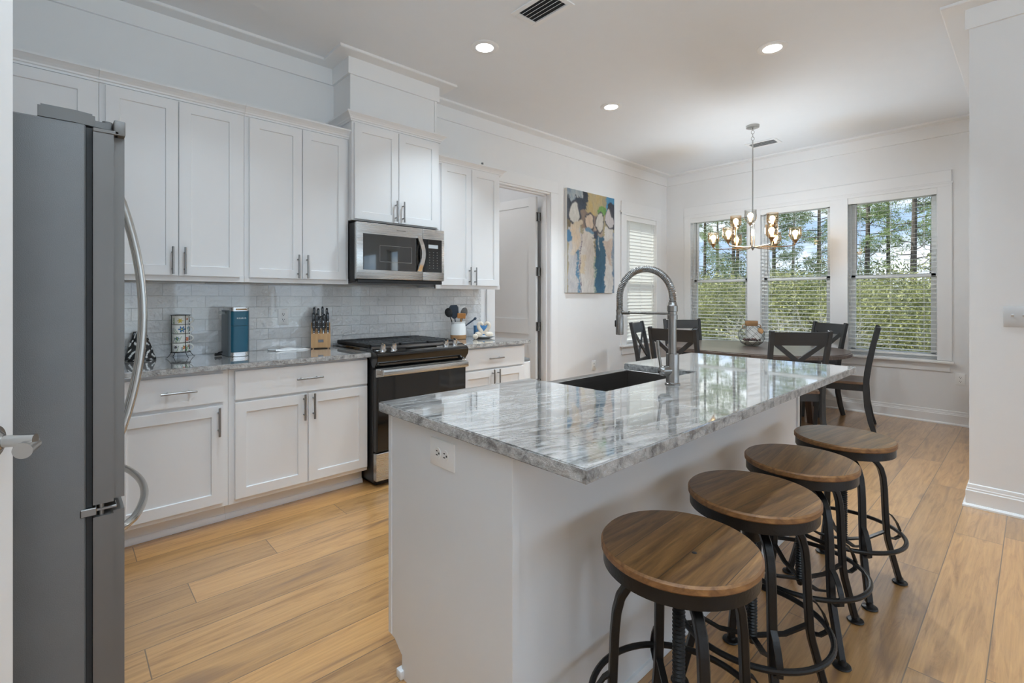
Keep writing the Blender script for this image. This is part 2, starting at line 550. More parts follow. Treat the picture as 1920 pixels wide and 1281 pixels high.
def raw(name, V, F, mat, parent=None, smooth=False, col=None):
    me = bpy.data.meshes.new(name)
    me.from_pydata([tuple(v) for v in V], [], [tuple(f) for f in F])
    if col is not None:
        a = me.color_attributes.new('Col', 'FLOAT_COLOR', 'POINT')
        cc = np.ones((len(V), 4), np.float32); cc[:, :3] = col
        a.data.foreach_set('color', cc.ravel())
    me.update()
    if smooth:
        me.polygons.foreach_set('use_smooth', [True] * len(me.polygons))
    return link(name, me, mat, parent)


def thing(name, label, cat, loc=(0, 0, 0), group=None, world=False):
    o = bpy.data.objects.new(name, None)
    o.empty_display_size = 0.1
    C.objects.link(o)
    o.location = loc
    if world:
        o['_w'] = list(loc)
    o['label'] = label; o['category'] = cat
    if group: o['group'] = group
    return o


def tag(o, label, cat, group=None):
    o['label'] = label; o['category'] = cat
    if group: o['group'] = group
    return o


def struct(o):
    o['kind'] = 'structure'
    return o


def dup(root, loc, rz=0.0, label=None, scale=None):
    r = root.copy(); C.objects.link(r)
    r.location = loc; r.rotation_euler = (0, 0, rz)
    if scale: r.scale = (scale,) * 3 if not isinstance(scale, tuple) else scale
    if label: r['label'] = label
    for ch in list(root.children):
        c = ch.copy(); C.objects.link(c); c.parent = r
        for g in ch.children:
            d = g.copy(); C.objects.link(d); d.parent = c
    return r


BM = bmesh.new


def box(bm, x0, x1, y0, y1, z0, z1, bev=0.0, seg=1, M=None):
    T = bmesh.new()
    bmesh.ops.create_cube(T, size=1)
    for q in T.verts:
        q.co = Vector(((x0 + x1) / 2 + q.co.x * (x1 - x0), (y0 + y1) / 2 + q.co.y * (y1 - y0), (z0 + z1) / 2 + q.co.z * (z1 - z0)))
    if bev > 0:
        bmesh.ops.bevel(T, geom=T.edges[:], offset=bev, segments=seg, affect='EDGES', profile=0.5)
    join(bm, T, M)
    return bm


def join(bm, T, M=None):
    if M is not None:
        T.transform(M)
    me = bpy.data.meshes.new('tmp')
    T.to_mesh(me); T.free()
    bm.from_mesh(me)
    bpy.data.meshes.remove(me)


def cyl(bm, p, q, r, r2=None, seg=20, caps=True):
    p = Vector(p); q = Vector(q)
    d = q - p
    T = bmesh.new()
    bmesh.ops.create_cone(T, cap_ends=caps, segments=seg, radius1=r, radius2=r if r2 is None else r2, depth=d.length)
    M = Matrix.Translation((p + q) / 2) @ d.to_track_quat('Z', 'Y').to_matrix().to_4x4()
    join(bm, T, M)
    return bm


def ball(bm, c, r, sx=1, sy=1, sz=1, u=16, v=10):
    T = bmesh.new()
    bmesh.ops.create_uvsphere(T, u_segments=u, v_segments=v, radius=r)
    join(bm, T, Matrix.Translation(c) @ Matrix.Diagonal((sx, sy, sz, 1)))
    return bm


def lathe(bm, c, prof, seg=32, cap=True):
    """prof = [(radius, z)] turned about the vertical axis through c"""
    rings = []
    for r, z in prof:
        rings.append([bm.verts.new((c[0] + r * math.cos(2 * PI * k / seg), c[1] + r * math.sin(2 * PI * k / seg), c[2] + z)) for k in range(seg)])
    for a, b_ in zip(rings, rings[1:]):
        for k in range(seg):
            bm.faces.new((a[k], a[(k + 1) % seg], b_[(k + 1) % seg], b_[k]))
    if cap:
        if prof[0][0] > 1e-5: bm.faces.new(list(reversed(rings[0])))
        if prof[-1][0] > 1e-5: bm.faces.new(rings[-1])
    return bm


def tube(bm, pts, r, seg=10, closed=False, caps=True):
    pts = [Vector(p) for p in pts]
    n = len(pts)
    rad = r if isinstance(r, (list, tuple)) else [r] * n
    rings = []
    side = None
    for i, p in enumerate(pts):
        if closed:
            d = (pts[(i + 1) % n] - pts[i - 1]).normalized()
        else:
            d = (pts[min(i + 1, n - 1)] - pts[max(i - 1, 0)]).normalized()
        if side is None:
            side = d.orthogonal().normalized()
        side = (side - d * side.dot(d)).normalized()
        up_ = d.cross(side)
        rings.append([bm.verts.new(p + (side * math.cos(2 * PI * k / seg) + up_ * math.sin(2 * PI * k / seg)) * rad[i]) for k in range(seg)])
    m_ = n if closed else n - 1
    for i in range(m_):
        a, b_ = rings[i], rings[(i + 1) % n]
        off = 0
        if closed and i == n - 1:
            off = min(range(seg), key=lambda s: (a[0].co - b_[s].co).length)
        for k in range(seg):
            bm.faces.new((a[k], a[(k + 1) % seg], b_[(k + 1 + off) % seg], b_[(k + off) % seg]))
    if caps and not closed:
        bm.faces.new(list(reversed(rings[0]))); bm.faces.new(rings[-1])
    return bm


def beam(bm, pts, w, d, side=(1, 0, 0)):
    """rectangular bar along pts; w measured along side, d across"""
    pts = [Vector(p) for p in pts]
    n = len(pts)
    side = Vector(side).normalized()
    ws = w if isinstance(w, (list, tuple)) else [w] * n
    ds = d if isinstance(d, (list, tuple)) else [d] * n
    rings = []
    for i, p in enumerate(pts):
        t_ = (pts[min(i + 1, n - 1)] - pts[max(i - 1, 0)]).normalized()
        s_ = (side - t_ * side.dot(t_)).normalized()
        u_ = t_.cross(s_)
        a, b_ = ws[i] / 2, ds[i] / 2
        rings.append([bm.verts.new(p + s_ * x + u_ * y) for x, y in ((-a, -b_), (a, -b_), (a, b_), (-a, b_))])
    for a, b_ in zip(rings, rings[1:]):
        for k in range(4):
            bm.faces.new((a[k], a[(k + 1) % 4], b_[(k + 1) % 4], b_[k]))
    bm.faces.new(list(reversed(rings[0]))); bm.faces.new(rings[-1])
    return bm


def sweep(bm, path, prof, closed=False):
    """profile [(out, z)] (closed outline) carried along a plan path [(x, y)]; out is to the LEFT of travel, corners mitred"""
    P = [Vector((p[0], p[1])) for p in path]
    n = len(P)
    rings = []
    for i in range(n):
        nrm = []
        for a, b_ in ((i - 1, i), (i, i + 1)):
            if closed:
                a %= n; b_ %= n
            if a < 0 or b_ >= n: continue
            d = (P[b_] - P[a]).normalized()
            nrm.append(Vector((-d.y, d.x)))
        m_ = nrm[0] if len(nrm) == 1 else (nrm[0] + nrm[1]) / (1 + nrm[0].dot(nrm[1]))
        rings.append([bm.verts.new((P[i].x + m_.x * o_, P[i].y + m_.y * o_, z)) for o_, z in prof])
    k = len(prof)
    for i in range(n if closed else n - 1):
        a, b_ = rings[i], rings[(i + 1) % n]
        for j in range(k):
            bm.faces.new((a[j], a[(j + 1) % k], b_[(j + 1) % k], b_[j]))
    if not closed:
        bm.faces.new(list(reversed(rings[0]))); bm.faces.new(rings[-1])
    bmesh.ops.recalc_face_normals(bm, faces=bm.faces[:])
    return bm


def prism(bm, poly, z0, z1):
    a = [bm.verts.new((x, y, z0)) for x, y in poly]
    b_ = [bm.verts.new((x, y, z1)) for x, y in poly]
    n = len(poly)
    bm.faces.new(list(reversed(a))); bm.faces.new(b_)
    for k in range(n):
        bm.faces.new((a[k], a[(k + 1) % n], b_[(k + 1) % n], b_[k]))
    bmesh.ops.recalc_face_normals(bm, faces=bm.faces[:])
    return bm


def extrude_x(bm, poly, x0, x1):
    """poly of (y, z) extruded along X"""
    a = [bm.verts.new((x0, y, z)) for y, z in poly]
    b_ = [bm.verts.new((x1, y, z)) for y, z in poly]
    n = len(poly)
    bm.faces.new(a); bm.faces.new(list(reversed(b_)))
    for k in range(n):
        bm.faces.new((a[k], b_[k], b_[(k + 1) % n], a[(k + 1) % n]))
    bmesh.ops.recalc_face_normals(bm, faces=bm.faces[:])
    return bm


def holed_wall(name, axis, p0, p1, u0, u1, z0, z1, holes, mat):
    """a wall slab between p0 and p1 across, running u0..u1; holes = [(u0, u1, z0, z1)]"""
    us = sorted({u0, u1, *[h for q in holes for h in q[:2]]})
    zs = sorted({z0, z1, *[h for q in holes for h in q[2:]]})
    solid = {}
    for i in range(len(us) - 1):
        for j in range(len(zs) - 1):
            cu, cz = (us[i] + us[i + 1]) / 2, (zs[j] + zs[j + 1]) / 2
            solid[i, j] = not any(h[0] < cu < h[1] and h[2] < cz < h[3] for h in holes)
    bm = BM()
    cache = {}

    def v(u, p, z):
        k = (round(u, 5), p, round(z, 5))
        if k not in cache:
            cache[k] = bm.verts.new((u, p, z) if axis == 'x' else (p, u, z))
        return cache[k]
    for (i, j), s in solid.items():
        if not s: continue
        a, b_, c, d = us[i], us[i + 1], zs[j], zs[j + 1]
        bm.faces.new((v(a, p0, c), v(b_, p0, c), v(b_, p0, d), v(a, p0, d)))
        bm.faces.new((v(a, p1, c), v(a, p1, d), v(b_, p1, d), v(b_, p1, c)))
        for (di, dj), q in {(-1, 0): ((a, c), (a, d)), (1, 0): ((b_, c), (b_, d)), (0, -1): ((a, c), (b_, c)), (0, 1): ((a, d), (b_, d))}.items():
            if not solid.get((i + di, j + dj), False):
                (ua, za), (ub, zb) = q
                bm.faces.new((v(ua, p0, za), v(ub, p0, zb), v(ub, p1, zb), v(ua, p1, za)))
    bmesh.ops.recalc_face_normals(bm, faces=bm.faces[:])
    return struct(obj(name, bm, mat, smooth=0))
# ================================================================== THE ROOM
YB = -8.0
XL = -3.0
bm = BM(); box(bm, XL - .15, XW + .16, YB - .15, 5.0, -0.06, 0.0)
struct(obj('floor', bm, 'oak_floor', smooth=0))
bm = BM(); box(bm, XL - .2, XW + .45, YB - .2, YW + .16, H, H + 0.22); box(bm, 2.35, 4.25, YW + .16, 5.02, H, H + 0.22)
struct(obj('ceiling', bm, 'ceiling_paint', smooth=0))

WIN = [(2.55, 3.34), (1.62, 2.40), (0.68, 1.46)]      # dining windows, Y ranges
WZ0, WZ1 = 0.64, 2.405
LIV = [(-7.3, -6.2), (-5.6, -4.5), (-3.9, -2.8), (-2.2, -1.1)]
SW = (5.50, 6.26, 0.655, 2.38)                       # side window in the kitchen wall
PD = (3.20, 4.02)                                    # pantry doorway
holed_wall('wall_kitchen', 'x', YW, YW + .13, -0.87, XW, 0, H, [(PD[0] - .02, PD[1] + .02, 0, 2.458), SW], 'wall_paint')
holed_wall('wall_window', 'y', XW, XW + .16, YB, YW + .13, 0, H,
           [(a, b_, WZ0, WZ1) for a, b_ in WIN] + [(a, b_, 0.6, 2.6) for a, b_ in LIV], 'wall_paint')
FR = [(-2.6, -0.8), (-0.2, 1.6), (2.2, 4.0), (4.5, 6.1)]
holed_wall('wall_front', 'x', YB - .15, YB, XL, XW + .16, 0, H, [(a, b_, 0.3, 2.7) for a, b_ in FR], 'wall_paint')
holed_wall('wall_living', 'y', XL - .15, XL, YB - .15, 0.22, 0, H, [], 'wall_paint')
bm = BM(); box(bm, XP, XW, YP0, YP1, 0, H)
struct(obj('wall_right', bm, 'wall_paint', smooth=0))
bm = BM(); box(bm, XL, -0.5, 0.10, 0.22, 0, H)
struct(obj('wall_hall', bm, 'wall_paint', smooth=0))
holed_wall('wall_left', 'y', -0.62, -0.5, 0.22, 1.755, 0, H, [(0.80, 1.62, 0, 2.45)], 'wall_paint')
bm = BM(); box(bm, -0.87, -0.75, 1.635, YW, 0, H); box(bm, -0.75, -0.62, 1.635, 1.755, 0, H)
struct(obj('wall_alcove', bm, 'wall_paint', smooth=0))
bm = BM(); box(bm, -1.7, -1.6, .22, 1.9, 0, H); box(bm, -1.6, -0.87, 1.75, 1.9, 0, H)
struct(obj('wall_closet', bm, 'wall_paint', smooth=0))
# pantry behind the kitchen wall
bm = BM(); box(bm, 2.4, 2.5, YW + .13, 5.0, 0, H); box(bm, 4.10, 4.2, YW + .13, 5.0, 0, H); box(bm, 2.5, 4.10, 4.9, 5.0, 0, H)
struct(obj('wall_pantry', bm, 'wall_paint', smooth=0))
# boxed chase above the microwave cabinet
CX0, CX1, CYF = 1.554, 2.311, 3.42
bm = BM(); box(bm, CX0, CX1, CYF, YW, 2.60, H)
box(bm, CX0, CX0 + .018, CYF - .006, CYF, 2.60, 2.92); box(bm, CX1 - .022, CX1, CYF - .006, CYF, 2.60, 2.92)
struct(obj('wall_chase', bm, 'wall_paint', smooth=0))

# frieze board and flat crown round the ceiling
path = [(XP, YP0), (XP, YP1), (XW, YP1), (XW, YW), (CX1, YW), (CX1, CYF), (CX0, CYF), (CX0, YW), (-.75, YW), (-.75, 1.76)]
bm = BM()
sweep(bm, path, [(0, 2.915), (.018, 2.915), (.018, 3.036), (.118, 3.036), (.124, 3.040), (.124, H), (0, H)])
struct(obj('trim_1', bm, 'trim_paint', smooth=30))
# baseboards
BP = [(0, 0), (.030, 0), (.030, .010), (.022, .019), (.016, .020), (.016, .098), (.012, .103), (.012, .112), (.009, .116), (.007, .136), (0, .140)]
bm = BM(); sweep(bm, [(XW, YP1), (XW, YW), (PD[1] + .115, YW)], BP)
struct(obj('baseboard_window', bm, 'trim_paint', smooth=30))
bm = BM(); sweep(bm, [(XP, YP0), (XP, YP1), (XW, YP1)], BP)
struct(obj('baseboard_right', bm, 'trim_paint', smooth=30))

# ---- window casings
X_ = XW - .014
bm = BM()
y0, y1 = 0.571, 3.43
box(bm, X_, XW, y0, WIN[2][0] + .006, WZ0, 2.43, .002)
box(bm, X_, XW, WIN[2][1] - .006, WIN[1][0] + .006, WZ0, 2.43, .002)
box(bm, X_, XW, WIN[1][1] - .006, WIN[0][0] + .006, WZ0, 2.43, .002)
box(bm, X_, XW, WIN[0][1] - .006, y1, WZ0, 2.43, .002)
box(bm, X_ - .004, XW, y0, y1, 2.402, 2.43, .001)
box(bm, X_ - .006, XW, y0 - .008, y1 + .01, 2.430, 2.448, .002)
box(bm, X_ - .002, XW, y0 + .004, y1, 2.448, 2.562, .002)
box(bm, XW - .058, XW + .02, y0 - .012, y1 + .014, .612, .637, .004, 2)
box(bm, X_, XW, y0 + .015, y1 - .01, .530, .612, .002)
struct(obj('trim_2', bm, 'trim_paint', smooth=30))
Y_ = YW - .019
bm = BM()
box(bm, 5.385, SW[0] + .006, Y_, YW, .655, 2.40, .002)
box(bm, SW[1] - .006, 6.375, Y_, YW, .655, 2.40, .002)
box(bm, 5.385, 6.375, Y_ - .004, YW, 2.375, 2.405, .001)
box(bm, 5.365, 6.395, Y_ - .006, YW, 2.405, 2.42, .002)
box(bm, 5.388, 6.372, Y_ - .002, YW, 2.42, 2.553, .002)
box(bm, 5.370, 6.390, YW - .055, YW + .02, .630, .652, .004, 2)
box(bm, 5.40, 6.36, Y_, YW, .53, .630, .002)
struct(obj('trim_3', bm, 'trim_paint', smooth=30))
# pantry doorway: casing, jambs, stops
bm = BM()
box(bm, 3.090, PD[0] - .005, Y_, YW, 0, 2.455, .002)
box(bm, PD[1] + .005, PD[1] + .118, Y_, YW, 0, 2.455, .002)
box(bm, 3.08, PD[1] + .128, Y_ - .005, YW, 2.455, 2.47, .002)
box(bm, 3.090, PD[1] + .118, Y_ - .001, YW, 2.47, 2.585, .002)
box(bm, PD[0] - .02, PD[0], YW - .004, YW + .134, 0, 2.45); box(bm, PD[1], PD[1] + .02, YW - .004, YW + .134, 0, 2.45)
box(bm, PD[0] - .02, PD[1] + .02, YW - .004, YW + .134, 2.437, 2.458)
box(bm, PD[1] - .012, PD[1], YW + .045, YW + .085, 0, 2.438); box(bm, PD[0], PD[0] + .012, YW + .045, YW + .085, 0, 2.438)
box(bm, PD[0], PD[1], YW + .045, YW + .085, 2.425, 2.438)
struct(obj('trim_4', bm, 'trim_paint', smooth=30))
# side doorway by the camera: jambs
bm = BM()
box(bm, -.50, -.484, .70, .80, 0, 2.455, .002); box(bm, -.50, -.484, 1.62, 1.72, 0, 2.455, .002); box(bm, -.50, -.484, .70, 1.72, 2.455, 2.57, .002)
struct(obj('trim_5', bm, 'trim_paint', smooth=30))

# ---- sashes and panes
def window(n, axis, u0, u1, z0, z1, p):
    """axis 'y': a window in the X = p plane running along Y; 'x': in the Y = p plane"""
    bm = BM()
    def bx(B, a, b_, pa, pb, c, d, bev=.003):
        if axis == 'y': box(B, pa, pb, a, b_, c, d, bev)
        else: box(B, a, b_, pa, pb, c, d, bev)
    zm = (z0 + z1) / 2 - .01
    f = .022
    for a, b_, c, d in ((u0, u0 + f, z0, z1), (u1 - f, u1, z0, z1), (u0, u1, z0, z0 + f), (u0, u1, z1 - f, z1)):
        bx(bm, a, b_, p + .062, p + .145, c, d)
    fr = struct(obj('window_%d' % n, bm, 'white_plastic'))
    for nm, c, d, q in (('lower_sash', z0 + f, zm + .02, p + .075), ('upper_sash', zm - .02, z1 - f, p + .110)):
        bm = BM(); s = .042
        for a, b_, e0, e1 in ((u0 + f, u0 + f + s, c, d), (u1 - f - s, u1 - f, c, d), (u0 + f, u1 - f, c, c + s), (u0 + f, u1 - f, d - s, d)):
            bx(bm, a, b_, q, q + .03, e0, e1)
        so = obj(nm, bm, 'white_plastic', fr)
        bm = BM(); bx(bm, u0 + f + s, u1 - f - s, q + .012, q + .016, c + s, d - s, 0)
        obj('pane', bm, 'pane_glass', so, smooth=0)
    return fr


for i, (a, b_) in enumerate(WIN):
    window(i + 1, 'y', a, b_, WZ0, WZ1, XW)
window(4, 'x', SW[0], SW[1], SW[2], SW[3], YW)
for i, (a, b_) in enumerate(LIV[:2]):
    window(5 + i, 'y', a, b_, .6, 2.6, XW)
for a, b_ in WIN:
    portal((XW + .17, (a + b_) / 2, (WZ0 + WZ1) / 2), (0, R(90), 0), WZ1 - WZ0, b_ - a)
for a, b_ in LIV:
    daylight_fill((XW + .17, (a + b_) / 2, 1.6), (0, R(90), 0), 2.0, b_ - a, .4)
for a, b_ in FR:
    daylight_fill(((a + b_) / 2, YB - .16, 1.5), (R(90), 0, 0), b_ - a, 2.4)

# ---- blinds
def blind(axis, u0, u1, z0, z1, p, tilt, label, wand_u, lift=0.0):
    L = (p + .03, (u0 + u1) / 2, z1) if axis == 'y' else ((u0 + u1) / 2, p + .03, z1)
    t = thing('window_blind', label, 'blind', L, 'white slatted blinds of the dining windows' if axis == 'y' else None, world=True)
    def bx(B, a, b_, pa, pb, c, d, bev=.0015):
        if axis == 'y': box(B, pa, pb, a, b_, c, d, bev)
        else: box(B, a, b_, pa, pb, c, d, bev)
    u0 += .005; u1 -= .005; z1 -= .002
    q = p + .032
    bm = BM(); bx(bm, u0, u1, q - .022, q + .024, z1 - .045, z1); bx(bm, u0 - .002, u1 + .002, q - .034, q - .026, z1 - .068, z1)
    obj('head_rail', bm, 'white_plastic', t)
    V = []; F = []
    z = z1 - .082
    zb = z0 + .045
    hw = .0245
    ct, st = math.cos(tilt), math.sin(tilt)
    while z > zb + .025:
        b0 = len(V)
        prof = []
        for k in range(5):
            s = -1 + k * .5
            prof.append((q + hw * s * ct, z + hw * s * st + .0014 * (1 - s * s)))
        ring = prof + [(a, c - .0015) for a, c in reversed(prof)]
        for u in (u0 + .002, u1 - .002):
            V += [(a, u, c) if axis == 'y' else (u, a, c) for a, c in ring]
        n = len(ring)
        for k in range(n):
            F.append((b0 + k, b0 + (k + 1) % n, b0 + n + (k + 1) % n, b0 + n + k))
        F.append(tuple(b0 + k for k in range(n))); F.append(tuple(b0 + n + k for k in range(n)))
        z -= .0455
    raw('slats', V, F, 'blind_vinyl', t)
    bm = BM(); bx(bm, u0, u1, q - .024, q + .024, zb - .012, zb + .008)
    obj('bottom_rail', bm, 'white_plastic', t)
    bm = BM()
    for s in (.14, .5, .86):
        u = u0 + (u1 - u0) * s
        for dp in (-.0262, .0262):
            bx(bm, u - .0009, u + .0009, q + dp - .0008, q + dp + .0008, zb, z1 - .05, 0)
    obj('ladder_cord', bm, 'white_plastic', t, smooth=0)
    bm = BM()
    a = (q - .036, wand_u) if axis == 'y' else (wand_u, q - .036)
    cyl(bm, (*a, z1 - .07), (*a, z1 - .82), .0042, seg=8)
    obj('tilt_wand', bm, 'gray_plastic' if axis == 'y' else 'white_plastic', t)


blind('y', *WIN[0], WZ0, WZ1, XW, R(7), 'open white slatted blind over the left dining window, behind the chandelier', 3.25)
blind('y', *WIN[1], WZ0, WZ1, XW, R(7), 'open white slatted blind over the middle dining window of the three', 2.31)
blind('y', *WIN[2], WZ0, WZ1, XW, R(7), 'open white slatted blind over the right dining window, nearest the plain right wall', 1.37)
blind('x', SW[0], SW[1], SW[2], SW[3], YW, R(-68), 'closed white blind over the narrow side window behind the faucet', 5.58)

# ---- pantry door, swung into the pantry
def panel_door(name, w, h, panels, mat, thick=.035):
    """door leaf: hinge at the local origin, leaf along +Y, faces at x = 0 and x = -thick"""
    bm = BM()
    box(bm, -thick + .009, -.009, 0.01, w, 0.012, h)
    zs = [0.012] + [q for p_ in panels for q in p_] + [h]
    st = .115
    for x0, x1 in ((-thick, -thick + .009), (-.009, 0)):
        box(bm, x0, x1, 0.01, st, 0.012, h, .0012); box(bm, x0, x1, w - st, w, 0.012, h, .0012)
        for a, b_ in zip(zs[0::2], zs[1::2]):
            box(bm, x0, x1, st, w - st, a, b_, .0012)
    return struct(obj(name, bm, mat, smooth=30))


d1 = panel_door('door_1', .80, 2.43, [(.22, .86), (1.035, 2.33)], 'door_paint')
d1.location = (3.995, 3.862, 0); d1.rotation_euler = (0, 0, R(5.5))
for k, z in enumerate((2.20, 1.575, .95, .30)):
    bm = BM(); box(bm, -.034, -.001, -.002, .0095, z - .05, z + .05, .002); cyl(bm, (-.006, -.010, z - .052), (-.006, -.010, z + .052), .008, seg=10)
    box(bm, .002, .032, -.015, -.009, z - .05, z + .05, .002)
    obj('hinge', bm, 'hinge_metal', d1)

# ---- open door beside the camera, lever handle on its face
d2 = panel_door('door_2', .76, 2.43, [(.22, .86), (1.035, 2.33)], 'trim_paint')
d2.location = (-.405, .878, 0); d2.rotation_euler = (0, 0, R(-25.5))
hz_ = .966
bm = BM()
cyl(bm, (0, .690, hz_), (.008, .690, hz_), .034, seg=36); cyl(bm, (.008, .690, hz_), (.022, .690, hz_), .027, .014, seg=28); cyl(bm, (.020, .690, hz_), (.076, .690, hz_), .0125, seg=24)
hd = obj('door_handle', bm, 'nickel', d2)
bm = BM(); tube(bm, [(.062, .712, hz_ - .013), (.064, .69, hz_ - .014), (.068, .662, hz_ - .016)], [.0135, .0150, .0170], 24)
obj('lever', bm, 'nickel', hd)

# ---- backsplash
bm = BM(); box(bm, -.749, 3.02, YW - .012, YW - .001, .905, 1.372)
struct(obj('wall_backsplash', bm, 'subway_tile', smooth=0))

# ---- ceiling fittings
def can(x, y, label, k_=1.0):
    t = thing('recessed_light', label, 'ceiling light', (x, y, H), 'recessed ceiling lights', world=True)
    bm = BM(); lathe(bm, (x, y, H), [(.062, -.002), (.062, -.006), (.094, -.006), (.100, -.003), (.100, 0), (.062, 0)], 40, cap=False)
    obj('trim_ring', bm, 'trim_paint', t)
    bm = BM(); lathe(bm, (x, y, H), [(0.0, -.004), (.062, -.004)], 32, cap=False)
    obj('lens', bm, 'lamp_lens', t)
    d = bpy.data.lights.new('can_light', 'AREA'); d.shape = 'DISK'; d.size = .12; d.energy = CAN_POWER * k_; d.color = (.74, .89, 1); d.spread = R(100)
    o = bpy.data.objects.new('can_light', d); C.objects.link(o); o.location = (x, y, H - .012)


can(2.209, 2.664, 'lit recessed ceiling light nearest the air vent', .72)
can(3.718, 1.278, 'lit recessed ceiling light at right, above the stools', 1.35)
can(3.757, 2.690, 'lit recessed ceiling light farthest back, smallest of the three', 1.15)
for x, y, k_ in ((.66, 2.40, .46), (2.17, 1.28, .40), (.66, 1.28, .40), (-1.6, -2, .4), (1.2, -2.2, .4), (-1.6, -5, .4), (1.2, -5, .4)):
    d = bpy.data.lights.new('can_light', 'AREA'); d.shape = 'DISK'; d.size = .12; d.energy = CAN_POWER * k_; d.spread = R(105); d.color = (.74, .89, 1)
    o = bpy.data.objects.new('can_light', d); C.objects.link(o); o.location = (x, y, H - .012)
    bm = BM(); lathe(bm, (x, y, H), [(.062, -.006), (.094, -.006), (.100, -.003), (.100, 0)], 24, cap=False)
    lens = BM(); lathe(lens, (x, y, H), [(0.0, -.004), (.062, -.004)], 20, cap=False)
    f = struct(obj('trim_6', bm, 'trim_paint')); obj('lens', lens, 'lamp_lens', f)
d = bpy.data.lights.new('pantry_fill', 'AREA'); d.shape = 'DISK'; d.size = .25; d.energy = 4.5; d.color = (.95, .97, 1)  # added lamp without a fixture, brightens the pantry door
o = bpy.data.objects.new('pantry_fill', d); C.objects.link(o); o.location = (3.2, 4.5, H - .02)


def vent(x0, x1, y0, y1, axis, label, n, mat):
    t = thing('ceiling_vent', label, 'vent', ((x0 + x1) / 2, (y0 + y1) / 2, H), world=True)
    w = .036
    bm = BM()
    for a in ((x0, x0 + w, y0, y1), (x1 - w, x1, y0, y1), (x0 + w, x1 - w, y0, y0 + w), (x0 + w, x1 - w, y1 - w, y1)):
        box(bm, *a, H - .008, H - .0005, .003)
    obj('frame', bm, 'trim_paint', t)
    bm = BM(); box(bm, x0 + w, x1 - w, y0 + w, y1 - w, H - .0012, H - .0006)
    obj('duct', bm, mat, t)
    bm = BM()
    for k in range(n):
        f = (k + .6) / n
        if axis == 'y':
            a = x0 + w + (x1 - x0 - 2 * w) * f
            beam(bm, [(a, y0 + w, H - .009), (a, y1 - w, H - .009)], .013, .0018, (.8, 0, .6))
        else:
            a = y0 + w + (y1 - y0 - 2 * w) * f
            beam(bm, [(x0 + w, a, H - .009), (x1 - w, a, H - .009)], .013, .0018, (0, .8, .6))
    obj('louver', bm, 'trim_paint', t)


vent(2.060, 2.285, 1.900, 2.232, 'y', 'square white ceiling vent with louvers over the kitchen, cut by the top edge', 5, 'duct_dark')
vent(5.815, 6.025, 1.965, 2.30, 'y', 'small ceiling vent beside the chandelier canopy', 4, 'duct_dark')


# ---- outlets and switches
def outlet(loc, face, label, n=1, horizontal=False, w=.072, h=.117):
    """face: '-y' or '-x'"""
    t = thing('wall_outlet', label, 'outlet', loc)
    bm = BM(); a, b_ = (h, w) if horizontal else (w, h)
    box(bm, -a / 2, a / 2, -.006, 0, -b_ / 2, b_ / 2, .003, 2)
    obj('cover_plate', bm, 'white_plastic', t)
    for s in (-1, 1):
        c = (s * .0195, 0) if horizontal else (0, s * .0195)
        T = BM(); lathe(T, (0, 0, 0), [(.0, .002), (.0165, .002), (.0165, 0)], 24, cap=False)
        T.transform(Matrix.Translation((c[0], -.006, c[1])) @ Matrix.Rotation(R(90), 4, 'X') @ Matrix.Diagonal((.92, 1, 1, 1)))
        n_ = len(T.faces)
        for q in ((-.006, .003, .0015, .0045), (.006, .003, .0015, .0035), (0, -.008, .0028, .0028)):
            x, z, hx, hz2 = q
            if horizontal: x, z, hx, hz2 = -z, x, hz2, hx
            box(T, c[0] + x - hx, c[0] + x + hx, -.0088, -.0078, c[1] + z - hz2, c[1] + z + hz2)
        T.faces.ensure_lookup_table()
        for f in T.faces[n_:]: f.material_index = 1
        obj('socket', T, ['white_plastic', 'slot_dark'], t)
    t.rotation_euler = (0, 0, 0 if face == '-y' else R(-90))
    return t


outlet((1.178, YW - .0125, 1.135), '-y', 'white outlet on the tile backsplash beside the knife block')
outlet((2.785, YW - .0125, 1.135), '-y', 'white outlet on the tile behind the utensil crock')
outlet((4.815, YW - .0005, .447), '-y', 'white outlet low on the wall under the painting')
outlet((XW - .0005, .51, .463), '-x', 'white outlet low on the wall right of the dining windows')
outlet((.8395, 1.206, .805), '-x', 'white outlet on the end of the island', horizontal=True, w=.083, h=.125)
# three gang switch plate on the right wall
t = thing('light_switch', 'white switch plate on the plain right wall', 'switch', (XP - .0005, .047, 1.163))
bm = BM(); box(bm, -.084, .084, -.007, 0, -.060, .060, .004, 2); obj('cover_plate', bm, 'switch_plate', t)
for x in (-.046, 0, .046):
    bm = BM(); beam(bm, [(x, -.006, .004), (x, -.016, .013)], .010, .008); obj('toggle', bm, 'switch_plate', t)
t.rotation_euler = (0, 0, R(-90))
